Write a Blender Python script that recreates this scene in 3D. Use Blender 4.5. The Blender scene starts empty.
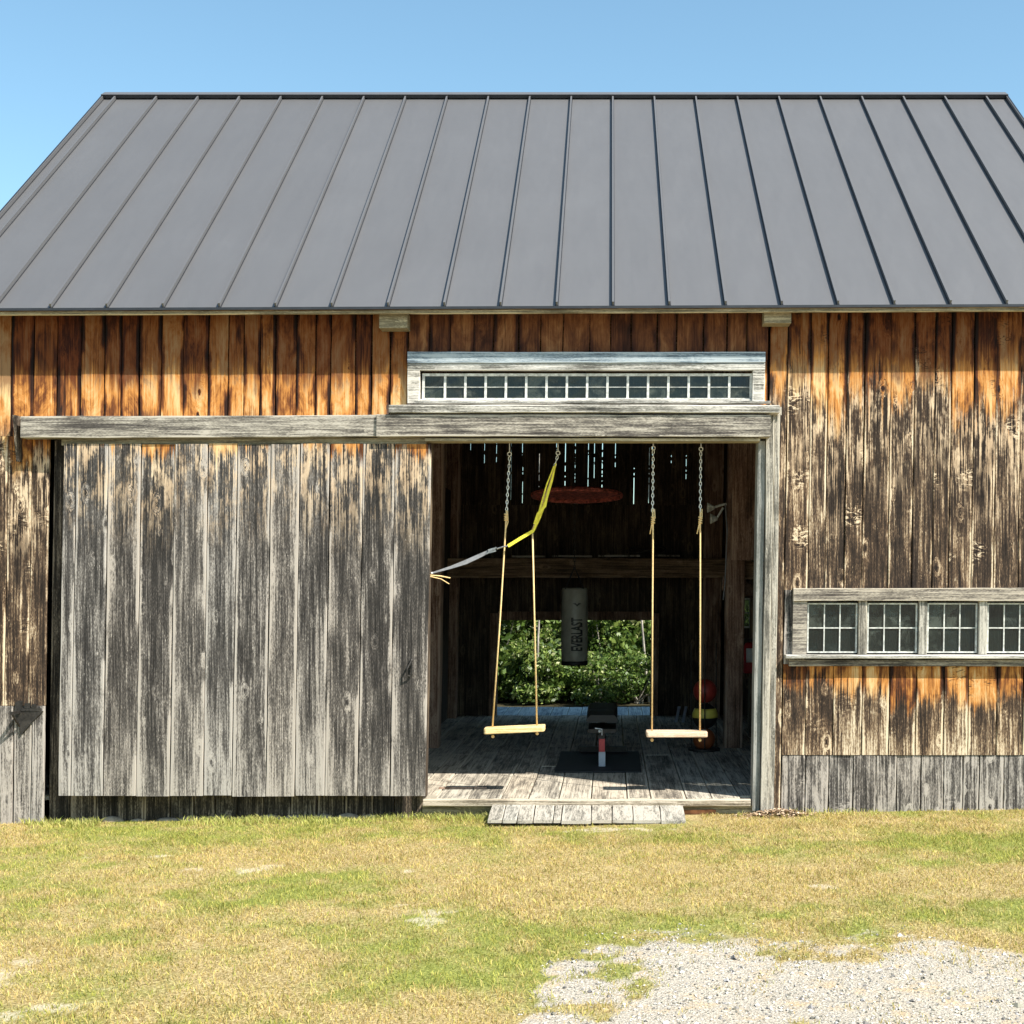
import bpy, bmesh, math, random
import numpy as np
from mathutils import Vector, Matrix
random.seed(11); rng = np.random.default_rng(11)
sc = bpy.context.scene; COL = sc.collection
R = random.uniform
F = 1370.0; CX, CY = 612.0, 582.0; CAMZ = 1.7; D = 10.0
def PX(px, y=0.0): return (px-CX)*(D+y)/F
def PZ(py, y=0.0): return CAMZ-(py-CY)*(D+y)/F
SHX = 0.016
FLOOR = 0.123

# ------------------------------------------------------------------ mesh builder
class MB:
    def __init__(s): s.v=[]; s.f=[]; s.c=[]
    def add(s, vs, fs, c=None):
        b=len(s.v); s.v+= [tuple(p) for p in vs]; s.f+=[tuple(i+b for i in f) for f in fs]
        if c is None: c=(random.random(),random.random(),random.random(),0)
        s.c += [c]*len(vs)
    def box(s, x0,x1,y0,y1,z0,z1,c=None):
        s.add([(x0,y0,z0),(x1,y0,z0),(x1,y1,z0),(x0,y1,z0),(x0,y0,z1),(x1,y0,z1),(x1,y1,z1),(x0,y1,z1)],
              [(0,3,2,1),(4,5,6,7),(0,1,5,4),(1,2,6,5),(2,3,7,6),(3,0,4,7)],c)
    def obox(s, a, b, w, h, up=(0,0,1), c=None, taper=1.0):
        a=Vector(a); b=Vector(b); d=(b-a).normalized(); u=Vector(up)
        if abs(d.dot(u))>.97: u=Vector((0,1,0))
        r=d.cross(u).normalized(); u=r.cross(d)
        vs=[]
        for p,k in ((a,1),(b,taper)):
            for sx,sy in ((-1,-1),(1,-1),(1,1),(-1,1)): vs.append(p+r*sx*w/2*k+u*sy*h/2*k)
        s.add(vs,[(0,1,2,3),(7,6,5,4),(0,4,5,1),(1,5,6,2),(2,6,7,3),(3,7,4,0)],c)
    def plank(s, p0, L, W, T, seg=8, jx=.002, jt=.002, c=None, cham=.003):
        """board: p0 corner, L length vector, W width vector, T thickness vector (away from the face); worn edges"""
        p0=Vector(p0); L=Vector(L); W=Vector(W); T=Vector(T)
        w=W.length; t=T.length; Wn=W/w; Tn=T/t
        vs=[]; fs=[]; n=seg+1
        ph=R(0,6.3); ph2=R(0,6.3)
        for i in range(n):
            q=i/seg
            o=math.sin(q*5+ph)*jx*.7+R(-jx,jx)*.6; o2=math.sin(q*4+ph2)*jx*.7+R(-jx,jx)*.6
            e=R(-jt,jt)*.5+math.sin(q*3+ph)*jt*.5
            base=p0+L*q
            c1=cham*R(.5,1.6); c2=cham*R(.5,1.6)
            prof=[(o,c1),(o+c1,0),(w/2,-.0008),(w+o2-c2,0),(w+o2,c2),(w+o2,t),(o,t)]
            for a,b in prof: vs.append(base+Wn*a+Tn*(b+e))
        m=7
        for i in range(seg):
            for k in range(m):
                a=i*m+k; b=i*m+(k+1)%m
                fs.append((a,b,b+m,a+m))
        fs.append(tuple(range(m-1,-1,-1))); fs.append(tuple(range((n-1)*m,n*m)))
        if c is None: c=(random.random(),random.random(),random.random(),1)
        b0=len(s.c); s.add(vs,fs,c)
        al=(1,1,0,1,1,1,1)
        for i in range(len(vs)): s.c[b0+i]=(c[0],c[1],c[2],al[i%7])
    def tube(s, pts, r, n=8, c=None, closed=False, rs=None):
        pts=[Vector(p) for p in pts]; N=len(pts); vs=[]; fs=[]
        ref=None
        for i,p in enumerate(pts):
            if closed: d=pts[(i+1)%N]-pts[i-1]
            else: d=pts[min(i+1,N-1)]-pts[max(i-1,0)]
            d.normalize()
            if ref is None: ref=Vector((0,0,1)) if abs(d.z)<.9 else Vector((1,0,0))
            a=d.cross(ref)
            if a.length<1e-4: a=d.cross(Vector((0,1,0)))
            a.normalize(); b=a.cross(d); ref=b
            rr=rs[i] if rs else r
            for k in range(n):
                t=2*math.pi*k/n; vs.append(p+a*math.cos(t)*rr+b*math.sin(t)*rr)
        for i in range(N if closed else N-1):
            j=(i+1)%N
            for k in range(n):
                k2=(k+1)%n; fs.append((i*n+k,j*n+k,j*n+k2,i*n+k2))
        if not closed:
            fs.append(tuple(range(n))); fs.append(tuple(range(N*n-1,(N-1)*n-1,-1)))
        s.add(vs,fs,c)
    def lathe(s, o, prof, n=24, c=None, axis='z'):
        o=Vector(o); vs=[]; fs=[]
        for r,h in prof:
            for k in range(n):
                t=2*math.pi*k/n
                v=Vector((r*math.cos(t),r*math.sin(t),h))
                if axis=='y': v=Vector((v.x,v.z,v.y))
                if axis=='x': v=Vector((v.z,v.y,v.x))
                vs.append(o+v)
        for i in range(len(prof)-1):
            for k in range(n):
                k2=(k+1)%n; fs.append((i*n+k,i*n+k2,(i+1)*n+k2,(i+1)*n+k))
        fs.append(tuple(range(n-1,-1,-1))); fs.append(tuple(range((len(prof)-1)*n,len(prof)*n)))
        s.add(vs,fs,c)
    def sphere(s,o,r,n=16,sq=(1,1,1),c=None):
        o=Vector(o); vs=[]; fs=[]
        for i in range(n//2+1):
            a=math.pi*(i/(n//2))
            a=min(max(a,.02),math.pi-.02)
            for k in range(n):
                t=2*math.pi*k/n
                vs.append(o+Vector((r*sq[0]*math.sin(a)*math.cos(t),r*sq[1]*math.sin(a)*math.sin(t),r*sq[2]*math.cos(a))))
        for i in range(n//2):
            for k in range(n):
                k2=(k+1)%n; fs.append((i*n+k,(i+1)*n+k,(i+1)*n+k2,i*n+k2))
        fs.append(tuple(range(n))); fs.append(tuple(range((n//2+1)*n-1,(n//2)*n-1,-1)))
        s.add(vs,fs,c)
    def build(s, name, mat, parent=None, shear=False, smooth=False, origin=None):
        v=np.array(s.v,dtype=float)
        if shear: v[:,0]+=SHX*(v[:,2]-CAMZ)
        off=np.zeros(3)
        if origin is not None: off=np.array(origin)
        elif parent is not None:
            p=parent; 
            while p is not None: off=off+np.array(p.location); p=p.parent
        v=v-off
        me=bpy.data.meshes.new(name); me.from_pydata(v.tolist(),[],s.f)
        at=me.color_attributes.new('brd','FLOAT_COLOR','POINT')
        at.data.foreach_set('color',np.array(s.c,dtype=np.float32).ravel())
        if smooth: me.polygons.foreach_set('use_smooth',[True]*len(me.polygons))
        me.update()
        ob=bpy.data.objects.new(name,me); COL.objects.link(ob)
        if isinstance(mat,(list,tuple)):
            for m in mat: me.materials.append(m)
        else: me.materials.append(mat)
        if parent is not None: ob.parent=parent
        if origin is not None: ob.location=origin
        return ob
def tag(o,label=None,cat=None,group=None,kind=None):
    if label: o['label']=label
    if cat: o['category']=cat
    if group: o['group']=group
    if kind: o['kind']=kind
    return o
def empty(name,loc=(0,0,0)):
    e=bpy.data.objects.new(name,None); e.location=loc; e.empty_display_size=.2; COL.objects.link(e); return e

# ------------------------------------------------------------------ node helper
class NT:
    def __init__(s,name):
        s.m=bpy.data.materials.new(name); s.m.use_nodes=True; s.t=s.m.node_tree
        s.bsdf=s.t.nodes['Principled BSDF']; s.out=s.t.nodes['Material Output']
    def n(s,ty,**kw):
        d=s.t.nodes.new(ty)
        for k,v in kw.items(): setattr(d,k,v)
        return d
    def l(s,a,b): s.t.links.new(a,b)
    def put(s,val,sock):
        if isinstance(val,bpy.types.NodeSocket): s.l(val,sock)
        else:
            try: sock.default_value=val
            except Exception: sock.default_value=(val,val,val) if not hasattr(val,'__len__') else tuple(val)+(1,)
    def math(s,op,a,b=None,c=None,clamp=False):
        d=s.n('ShaderNodeMath',operation=op,use_clamp=clamp); s.put(a,d.inputs[0])
        if b is not None: s.put(b,d.inputs[1])
        if c is not None: s.put(c,d.inputs[2])
        return d.outputs[0]
    def vmath(s,op,a,b):
        d=s.n('ShaderNodeVectorMath',operation=op); s.put(a,d.inputs[0]); s.put(b,d.inputs[1]); return d.outputs[0]
    def noise(s,vec,scale=1.0,detail=4,rough=.6,dist=0.0):
        d=s.n('ShaderNodeTexNoise'); s.put(vec,d.inputs['Vector']); d.inputs['Scale'].default_value=scale
        d.inputs['Detail'].default_value=detail; d.inputs['Roughness'].default_value=rough; d.inputs['Distortion'].default_value=dist
        return d.outputs['Fac']
    def ss(s,x,a,b,c=0.0,d=1.0):
        n=s.n('ShaderNodeMapRange',interpolation_type='SMOOTHSTEP'); s.put(x,n.inputs[0])
        n.inputs[1].default_value=a; n.inputs[2].default_value=b; n.inputs[3].default_value=c; n.inputs[4].default_value=d
        return n.outputs[0]
    def ramp(s,x,stops):
        n=s.n('ShaderNodeValToRGB'); s.put(x,n.inputs[0]); e=n.color_ramp.elements
        while len(e)<len(stops): e.new(.5)
        for i,(p,c) in enumerate(stops): e[i].position=p; e[i].color=tuple(c)+(1,)
        return n.outputs[0]
    def mix(s,f,a,b,mode='MIX'):
        n=s.n('ShaderNodeMix',data_type='RGBA',blend_type=mode); s.put(f,n.inputs[0])
        for val,k in ((a,6),(b,7)):
            if isinstance(val,bpy.types.NodeSocket): s.l(val,n.inputs[k])
            else: n.inputs[k].default_value=tuple(val)+(1,)
        return n.outputs[2]
    def bump(s,h,strength=.5,dist=.005):
        n=s.n('ShaderNodeBump'); n.inputs['Strength'].default_value=strength; n.inputs['Distance'].default_value=dist
        s.put(h,n.inputs['Height']); s.l(n.outputs[0],s.bsdf.inputs['Normal'])
    def set(s,color=None,rough=.8,metal=0,spec=None):
        if color is not None: s.put(color,s.bsdf.inputs['Base Color'])
        s.put(rough,s.bsdf.inputs['Roughness']); s.bsdf.inputs['Metallic'].default_value=metal
        if spec is not None: s.bsdf.inputs['Specular IOR Level'].default_value=spec
        return s.m

def wood(name, orange=None, light=None, w=((.0,(.012,.011,.010)),(.38,(.060,.054,.047)),(.6,(.17,.155,.135)),(.85,(.48,.45,.39))),
         o=((.15,(.04,.014,.006)),(.38,(.34,.12,.03)),(.58,(.78,.36,.095)),(.85,(.9,.66,.36))), axis='z', knots=1.0, shift=0.0, fine=1.0, tint=(1,1,1), brightvar=.7, edge=.5, eave_shade_stain=None, whorl=0.0, ct=1.0, cup_shade=0.0, bt=1.0):
    """weathered sawn boards. orange=(z centre, half width, streak amp): wood kept warm above z; light=(z, half width): pale below z"""
    N=NT(name); tc=N.n('ShaderNodeTexCoord'); pos=tc.outputs['Object']
    at=N.n('ShaderNodeAttribute',attribute_name='brd'); brd=at.outputs['Color']
    sb=N.n('ShaderNodeSeparateXYZ'); N.l(brd,sb.inputs[0]); r1,r2,r3=sb.outputs
    off=N.vmath('MULTIPLY',brd,(37,53,41))
    pv=N.vmath('ADD',pos,off)
    sp=N.n('ShaderNodeSeparateXYZ'); N.l(pos,sp.inputs[0]); z=sp.outputs['Z']
    def sc3(f,l):  # scale vector, l along the board axis
        return {'z':(f,f,l),'x':(l,f,f),'y':(f,l,f)}[axis]
    # knots
    vo=N.n('ShaderNodeTexVoronoi',feature='F1'); N.l(N.vmath('MULTIPLY',pv,sc3(7.5,3.4)),vo.inputs['Vector']); vo.inputs['Scale'].default_value=1
    wob=N.noise(N.vmath('MULTIPLY',pv,(22,22,22)),1,3,.6)
    d=N.math('ADD',vo.outputs['Distance'],N.math('MULTIPLY',N.math('SUBTRACT',wob,.5),.16))
    svc=N.n('ShaderNodeSeparateColor'); N.l(vo.outputs['Color'],svc.inputs[0]); d=N.math('ADD',d,N.math('MULTIPLY',N.ss(svc.outputs[0],.30,.75),.22))
    kn=N.ss(d,.03,.30,1,0)
    # grain
    gv=N.vmath('MULTIPLY',pv,sc3(95*fine,2.6))
    bend=N.n('ShaderNodeCombineXYZ'); k5=N.math('MULTIPLY',kn,7.0); N.l(k5,bend.inputs[0]); N.l(k5,bend.inputs[1])
    gv=N.vmath('ADD',gv,bend.outputs[0])
    g=N.noise(gv,1,5,.72,.25)
    st=N.noise(N.vmath('MULTIPLY',pv,sc3(30,.85)),1,4,.65,.4)
    bl=N.noise(N.vmath('MULTIPLY',pv,sc3(7,2.4)),1,5,.68,.5)
    sx=N.noise(N.vmath('MULTIPLY',pv,sc3(150,34)),1,3,.7)
    mask2=N.noise(N.vmath('MULTIPLY',pv,sc3(11,5)),1,4,.7)
    # weathered colour
    mic=N.noise(N.vmath('MULTIPLY',pv,sc3(210,50)),1,2,.6)
    a=N.math('MULTIPLY',N.math('SUBTRACT',g,.5),1.75*ct)
    a=N.math('ADD',a,N.math('MULTIPLY',N.math('SUBTRACT',mic,.5),.75))
    b=N.math('MULTIPLY',N.math('SUBTRACT',bl,.5),1.15*bt)
    c=N.math('MULTIPLY',N.math('SUBTRACT',st,.5),.95)
    f=N.math('ADD',N.math('ADD',a,b),N.math('ADD',c,.5+shift))
    f=N.math('ADD',f,N.math('MULTIPLY',N.math('SUBTRACT',r1,.5),.30*brightvar))
    if light: 
        zl=N.math('ADD',z,N.math('MULTIPLY',N.math('SUBTRACT',st,.5),.9))
        f=N.math('ADD',f,N.ss(zl,light[0]-light[1],light[0]+light[1],light[2] if len(light)>2 else .26,0))
    # pale speckle round knots and peeling spots
    spk=N.math('MULTIPLY',N.ss(sx,.56,.68),N.ss(mask2,.50,.66))
    f2=N.math('ADD',f,N.math('MULTIPLY',spk,.42))
    kring=N.math('MULTIPLY',N.ss(d,.10,.17),N.ss(d,.19,.30,1,0))
    f2=N.math('ADD',f2,N.math('MULTIPLY',kring,.24*knots))
    f2=N.math('SUBTRACT',f2,N.math('MULTIPLY',N.ss(d,.05,.10,1,0),.35*knots))
    eg=N.math('MULTIPLY',N.ss(at.outputs['Alpha'],.80,.97),N.ss(N.noise(N.vmath('MULTIPLY',pv,sc3(2,1.3)),1,3,.6),.40,.60))
    f2=N.math('ADD',f2,N.math('MULTIPLY',eg,edge))
    if cup_shade:  # cupping shading painted in: paler towards the board edges
        wn2=N.noise(N.vmath('MULTIPLY',pv,sc3(3,.8)),1,2,.5)
        f2=N.math('ADD',f2,N.math('MULTIPLY',N.math('MULTIPLY',N.ss(at.outputs['Alpha'],.15,1.0),N.ss(wn2,.38,.62)),cup_shade))
    if whorl:
        vw=N.n('ShaderNodeTexVoronoi',feature='F1'); N.l(N.vmath('MULTIPLY',pv,sc3(2.6,2.9)),vw.inputs['Vector']); vw.inputs['Scale'].default_value=1
        wn=N.noise(N.vmath('MULTIPLY',pv,sc3(13,30)),1,4,.65,1.8)
        wr=N.ss(N.math('ADD',vw.outputs['Distance'],N.math('MULTIPLY',N.math('SUBTRACT',mask2,.5),.5)),.16,.34,1,0)
        wm=N.math('MULTIPLY',N.ss(wn,.53,.60),wr); wd=N.math('MULTIPLY',N.ss(wn,.40,.47,1,0),wr)
        f2=N.math('ADD',f2,N.math('MULTIPLY',wm,.55*whorl)); f2=N.math('SUBTRACT',f2,N.math('MULTIPLY',wd,.3*whorl))
    cw=N.ramp(f2,w)
    cw=N.mix(N.math('MULTIPLY',r2,.35*brightvar),cw,N.mix(1.0,cw,(1.12,.93,.74),'MULTIPLY'))
    col=cw
    if orange:
        fo=N.math('ADD',N.math('ADD',N.math('MULTIPLY',N.math('SUBTRACT',g,.5),.75),N.math('MULTIPLY',N.math('SUBTRACT',bl,.5),1.5)),N.math('ADD',N.math('MULTIPLY',r1,.28),.42))
        fo=N.math('SUBTRACT',fo,N.math('MULTIPLY',N.ss(d,.04,.12,1,0),.5*knots))
        fo=N.math('SUBTRACT',fo,N.math('MULTIPLY',N.math('MULTIPLY',N.ss(at.outputs['Alpha'],.62,.97),N.ss(N.noise(N.vmath('MULTIPLY',pv,sc3(3,1.5)),1,3,.6),.42,.6)),.42))
        co=N.ramp(fo,o)
        zz=N.math('ADD',z,N.math('MULTIPLY',N.math('SUBTRACT',st,.5),orange[2]))
        zz=N.math('ADD',zz,N.math('MULTIPLY',N.math('SUBTRACT',g,.5),orange[2]*1.1))
        zz=N.math('ADD',zz,N.math('MULTIPLY',N.math('SUBTRACT',bl,.5),orange[2]*.9))
        zz=N.math('ADD',zz,N.math('MULTIPLY',N.math('SUBTRACT',r3,.5),orange[2]*.5))
        m=N.ss(zz,orange[0]-orange[1],orange[0]+orange[1])
        if len(orange)>3: # pale straw patches lower down
            m2=N.math('MULTIPLY',N.ss(zz,orange[3]-.5,orange[3]+.35),N.ss(N.math('ADD',g,N.math('MULTIPLY',N.math('SUBTRACT',mask2,.5),.8)),.50,.60))
            col=N.mix(N.math('MULTIPLY',m2,.85),col,N.mix(bl,(.38,.20,.09),(.84,.70,.50)))
        if whorl: co=N.mix(N.math('MULTIPLY',wd,.75),co,(.03,.015,.008))
        col=N.mix(m,col,co)
    if eave_shade_stain:  # eave shade and brown blotches painted in: boards darken above this height
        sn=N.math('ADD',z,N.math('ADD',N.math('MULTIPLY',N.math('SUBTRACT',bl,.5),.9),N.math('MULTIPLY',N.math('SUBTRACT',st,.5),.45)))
        sm=N.math('MULTIPLY',N.ss(sn,eave_shade_stain-.10,eave_shade_stain+.10),N.math('ADD',N.math('MULTIPLY',r1,-.25),1.0))
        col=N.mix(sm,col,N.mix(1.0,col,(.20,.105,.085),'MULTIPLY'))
    # cracks
    cr=N.noise(N.vmath('MULTIPLY',pv,sc3(170,1.7)),1,2,.5,.3)
    crk=N.ss(cr,.27,.34,1,0)
    col=N.mix(N.math('MULTIPLY',crk,.75),col,(.012,.009,.007))
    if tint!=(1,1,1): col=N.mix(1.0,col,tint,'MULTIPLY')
    h=N.math('SUBTRACT',N.math('ADD',g,N.math('MULTIPLY',kn,.4)),crk)
    N.bump(h,.55,.004)
    return N.set(col,.88,0,.25)

def flat(name,col,rough=.6,metal=0,var=.25,scale=12,spec=None,bump=0):
    N=NT(name); tc=N.n('ShaderNodeTexCoord')
    n=N.noise(tc.outputs['Object'],scale,5,.65)
    c=N.mix(N.ss(n,.3,.7),tuple(x*(1-var) for x in col),tuple(min(1,x*(1+var)) for x in col))
    if bump: N.bump(n,bump,.004)
    return N.set(c,rough,metal,spec)

M={}
OB=((.14,(.02,.007,.004)),(.38,(.15,.048,.014)),(.56,(.50,.21,.050)),(.82,(.66,.45,.22)))
BR=((.0,(.008,.005,.004)),(.38,(.034,.023,.016)),(.57,(.105,.067,.042)),(.73,(.30,.215,.135)),(.92,(.60,.50,.36)))
GR=((.0,(.008,.0075,.007)),(.36,(.033,.030,.028)),(.57,(.100,.090,.082)),(.84,(.38,.345,.31)))
M['wall_up_left']=wood('orange_board',orange=(2.70,.18,.5),o=OB,eave_shade_stain=3.20,edge=.1)
M['wall_left']=wood('left_board',orange=(2.66,.08,.38,2.2),o=OB,w=BR,light=(.75,.45,.2),whorl=.8,shift=-.09)
M['wall_above']=wood('eave_shaded_board',orange=(2.0,.2,.2),o=((.10,(.012,.004,.003)),(.40,(.055,.017,.008)),(.65,(.14,.05,.018)),(.9,(.26,.12,.05))))  # board colours darkened to deepen the eave shade
M['wall_right']=wood('right_board',orange=(3.10,.14,.80,2.66),o=OB,w=BR,shift=-.08,eave_shade_stain=3.30,whorl=1.0)
M['wall_under_window']=wood('sill_board',orange=(.90,.07,.40),o=OB,w=BR,light=(.60,.14,.20),shift=-.02,whorl=.5)
M['skirt']=wood('grey_board',w=GR,shift=.10,knots=1.2,brightvar=.5,whorl=.4)
M['left_skirt']=wood('left_grey_board',w=GR,light=(.5,.3,.2),shift=.10,whorl=.3)
M['recess']=wood('shaded_board',w=GR,shift=-.05,tint=(.75,.66,.55))  # dark tint deepens the shade behind the door
M['door']=wood('door_board',orange=(2.71,.04,.34,2.36),o=OB,w=GR,light=(.45,.65,.25),shift=-.055,knots=.7,brightvar=.6,edge=.62,ct=.78,cup_shade=.22,bt=.55)
M['track']=wood('rail_wood',axis='x',brightvar=.15,shift=.05,knots=.5,w=((.0,(.02,.018,.016)),(.38,(.08,.070,.062)),(.6,(.20,.18,.15)),(.85,(.42,.38,.32))))
M['jamb']=wood('jamb_wood',shift=.14,knots=.4,w=((.0,(.03,.03,.027)),(.38,(.11,.105,.09)),(.6,(.24,.225,.195)),(.85,(.45,.42,.36))))
M['jamb_grey']=wood('jamb_shaded_wood',shift=.10,knots=.3,edge=.1,w=((.0,(.04,.042,.04)),(.38,(.12,.125,.118)),(.6,(.20,.205,.19)),(.85,(.33,.33,.31))))
M['frame']=wood('frame_wood',axis='x',shift=.08,knots=.2,w=((.0,(.03,.03,.027)),(.35,(.14,.135,.12)),(.55,(.33,.32,.29)),(.8,(.56,.54,.5))))
M['frame_blue']=wood('blue_grey_wood',axis='x',shift=.14,knots=.1,w=((.0,(.03,.034,.04)),(.35,(.11,.14,.17)),(.55,(.20,.25,.29)),(.8,(.38,.43,.46))))  # bluish grey tone for the transom top board
M['frame_grey']=wood('window_frame_wood',axis='x',w=((.0,(.02,.018,.016)),(.38,(.08,.070,.062)),(.6,(.19,.17,.145)),(.85,(.40,.36,.30))),shift=.1,knots=.3)
M['soffit']=wood('eave_board',axis='x',shift=-.02,knots=.2,w=((.0,(.10,.085,.055)),(.38,(.2,.17,.11)),(.6,(.34,.29,.19)),(.85,(.5,.44,.3))))
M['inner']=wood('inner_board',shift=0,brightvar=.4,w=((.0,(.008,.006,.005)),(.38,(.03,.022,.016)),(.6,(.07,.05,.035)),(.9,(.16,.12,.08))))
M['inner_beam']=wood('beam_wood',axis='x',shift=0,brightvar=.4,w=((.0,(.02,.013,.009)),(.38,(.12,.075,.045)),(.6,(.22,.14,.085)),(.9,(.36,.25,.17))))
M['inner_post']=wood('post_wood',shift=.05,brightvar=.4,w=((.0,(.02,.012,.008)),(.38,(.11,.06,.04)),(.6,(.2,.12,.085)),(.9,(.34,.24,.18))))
M['floor']=wood('floor_plank',axis='y',shift=.12,knots=.5,w=((.0,(.03,.027,.024)),(.38,(.14,.125,.105)),(.6,(.28,.25,.205)),(.85,(.5,.45,.37))))
M['ramp']=wood('ramp_plank',axis='y',shift=.22,knots=.5,w=((.0,(.03,.028,.025)),(.38,(.12,.115,.10)),(.6,(.24,.225,.195)),(.85,(.42,.39,.34))))
M['deck']=wood('deck_plank',axis='y',shift=.15,knots=.4,w=((.0,(.05,.07,.09)),(.38,(.20,.27,.33)),(.6,(.34,.43,.49)),(.85,(.5,.6,.64))))  # blue sky sheen tinted into the deck wood
M['swing_wood']=wood('new_plank',axis='x',shift=.1,knots=.2,brightvar=.1,w=((.0,(.3,.19,.1)),(.38,(.46,.31,.2)),(.6,(.60,.44,.31)),(.85,(.72,.58,.44))))
M['swing_wood2']=wood('pine_plank',axis='x',shift=.1,knots=.2,brightvar=.1,w=((.0,(.4,.28,.12)),(.38,(.58,.40,.17)),(.6,(.70,.52,.25)),(.85,(.78,.62,.36))))
M['muntin']=flat('white_paint',(.50,.50,.46),.7,var=.35,scale=30)
M['buckle']=flat('worn_steel',(.30,.30,.30),.4,.8,.3,60)
M['iron']=flat('dark_iron',(.045,.04,.036),.6,.6,.4,30)
M['chain']=flat('galvanised_steel',(.75,.75,.72),.45,.2,.2,40)
M['rope']=flat('tan_rope',(.80,.56,.26),.8,var=.15,scale=60,bump=.6)
M['yellow']=flat('yellow_webbing',(.78,.66,.05),.7,var=.15,scale=40)
M['greyweb']=flat('grey_webbing',(.20,.205,.22),.6,var=.2,scale=40)
M['bag']=flat('grey_leather',(.29,.28,.23),.42,var=.2,scale=7,bump=.2)
M['black']=flat('black_vinyl',(.008,.008,.008),.6,var=.3)
M['print']=flat('black_print',(.008,.008,.008),.5,var=.1)
M['mat']=flat('rubber_mat',(.014,.015,.018),.75,var=.3)
M['red']=flat('red_paint',(.45,.03,.04),.35,var=.15)
M['steel']=flat('pale_steel',(.35,.38,.45),.4,.3,.15)
M['white']=flat('white_plastic',(.8,.8,.78),.5,var=.05)
M['ballred']=flat('red_rubber',(.30,.03,.02),.5,var=.2)
M['ballyellow']=flat('yellow_rubber',(.62,.50,.08),.5,var=.1)
M['ballbrown']=flat('brown_leather',(.28,.07,.02),.6,var=.2)
M['rust']=flat('rusty_red',(.36,.085,.06),.85,var=.8,scale=26,bump=.9)
M['sillw']=wood('sill_plank',axis='x',shift=.1,knots=.4,w=((.0,(.04,.033,.025)),(.38,(.16,.135,.10)),(.6,(.30,.26,.20)),(.85,(.5,.44,.36))))
M['stone']=flat('foundation_stone',(.30,.24,.18),.9,var=.5,scale=14,bump=.8)
M['clay']=flat('reddish_board',(.42,.17,.08),.9,var=.5,scale=14,bump=.5)

# glass
N=NT('window_glass'); tc=N.n('ShaderNodeTexCoord')
n1=N.noise(tc.outputs['Object'],9,5,.7,.6)
N.set((.02,.028,.026),.08); N.bsdf.inputs['Transmission Weight'].default_value=0
dirt_and_shade=N.mix(N.ss(n1,.48,.72),(.008,.012,.011),(.10,.115,.10)); N.put(dirt_and_shade,N.bsdf.inputs['Base Color'])
a_=N.n('ShaderNodeAttribute',attribute_name='brd'); sb=N.n('ShaderNodeSeparateXYZ'); N.l(a_.outputs['Color'],sb.inputs[0])
N.put(N.math('ADD',N.ss(n1,.4,.7,.03,.3),N.math('MULTIPLY',sb.outputs[0],.15)),N.bsdf.inputs['Roughness'])
n1b=N.math('ADD',n1,N.math('MULTIPLY',N.math('SUBTRACT',sb.outputs[1],.5),.28)); N.put(N.mix(N.ss(n1b,.46,.74),N.mix(sb.outputs[2],(.006,.010,.009),(.015,.02,.017)),(.07,.08,.066)),N.bsdf.inputs['Base Color'])
trn=N.n('ShaderNodeBsdfTransparent'); trn.inputs[0].default_value=(.8,.85,.83,1); mx=N.n('ShaderNodeMixShader'); mx.inputs[0].default_value=.75
N.l(trn.outputs[0],mx.inputs[1]); N.l(N.bsdf.outputs[0],mx.inputs[2]); N.l(mx.outputs[0],N.out.inputs[0]); M['glass']=N.m

# roof metal
N=NT('standing_seam_metal'); tc=N.n('ShaderNodeTexCoord'); p=tc.outputs['Object']
n1=N.noise(p,1.1,5,.6); n2=N.noise(N.vmath('MULTIPLY',p,(24,1.4,1.4)),1,4,.6); n3=N.noise(p,160,2,.5)
at=N.n('ShaderNodeAttribute',attribute_name='brd'); sb=N.n('ShaderNodeSeparateXYZ'); N.l(at.outputs['Color'],sb.inputs[0])
f=N.math('ADD',N.math('MULTIPLY',n1,.5),N.math('MULTIPLY',n2,.12)); f=N.math('ADD',f,N.math('MULTIPLY',sb.outputs[0],.12)); f=N.math('ADD',f,N.math('MULTIPLY',n3,.12))
c=N.mix(N.ss(f,.3,.8),(.130,.127,.130),(.155,.152,.155))
N.bump(N.noise(N.vmath('MULTIPLY',p,(4.5,1.6,1.6)),1,2,.5),.5,.014)
M['roof']=N.set(c,.5,.35)
M['roof_trim']=flat('dark_metal_trim',(.03,.032,.038),.45,.4,.15)

# ------------------------------------------------------------------ value noise for ground
def vnoise(x,y,s,seed):
    g=np.random.default_rng(seed).random((256,256)); x=x*s+1000.3; y=y*s+1000.7
    xi=np.floor(x).astype(int); yi=np.floor(y).astype(int); fx=x-xi; fy=y-yi
    fx=fx*fx*(3-2*fx); fy=fy*fy*(3-2*fy)
    a=g[xi%256,yi%256]; b=g[(xi+1)%256,yi%256]; c=g[xi%256,(yi+1)%256]; d=g[(xi+1)%256,(yi+1)%256]
    return a*(1-fx)*(1-fy)+b*fx*(1-fy)+c*(1-fx)*fy+d*fx*fy
def fbm(x,y,s,seed,o=4):
    t=0;w=0
    for i in range(o): t=t+vnoise(x,y,s*2**i,seed+i)*.55**i; w+=.55**i
    return t/w
def gh(x,y):
    x=np.asarray(x,dtype=float); y=np.asarray(y,dtype=float)
    return .0137*np.clip(x,-6,5)-.004+(fbm(x,y,1.3,5,3)-.5)*.03*np.clip(-y*2,0,1)
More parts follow.
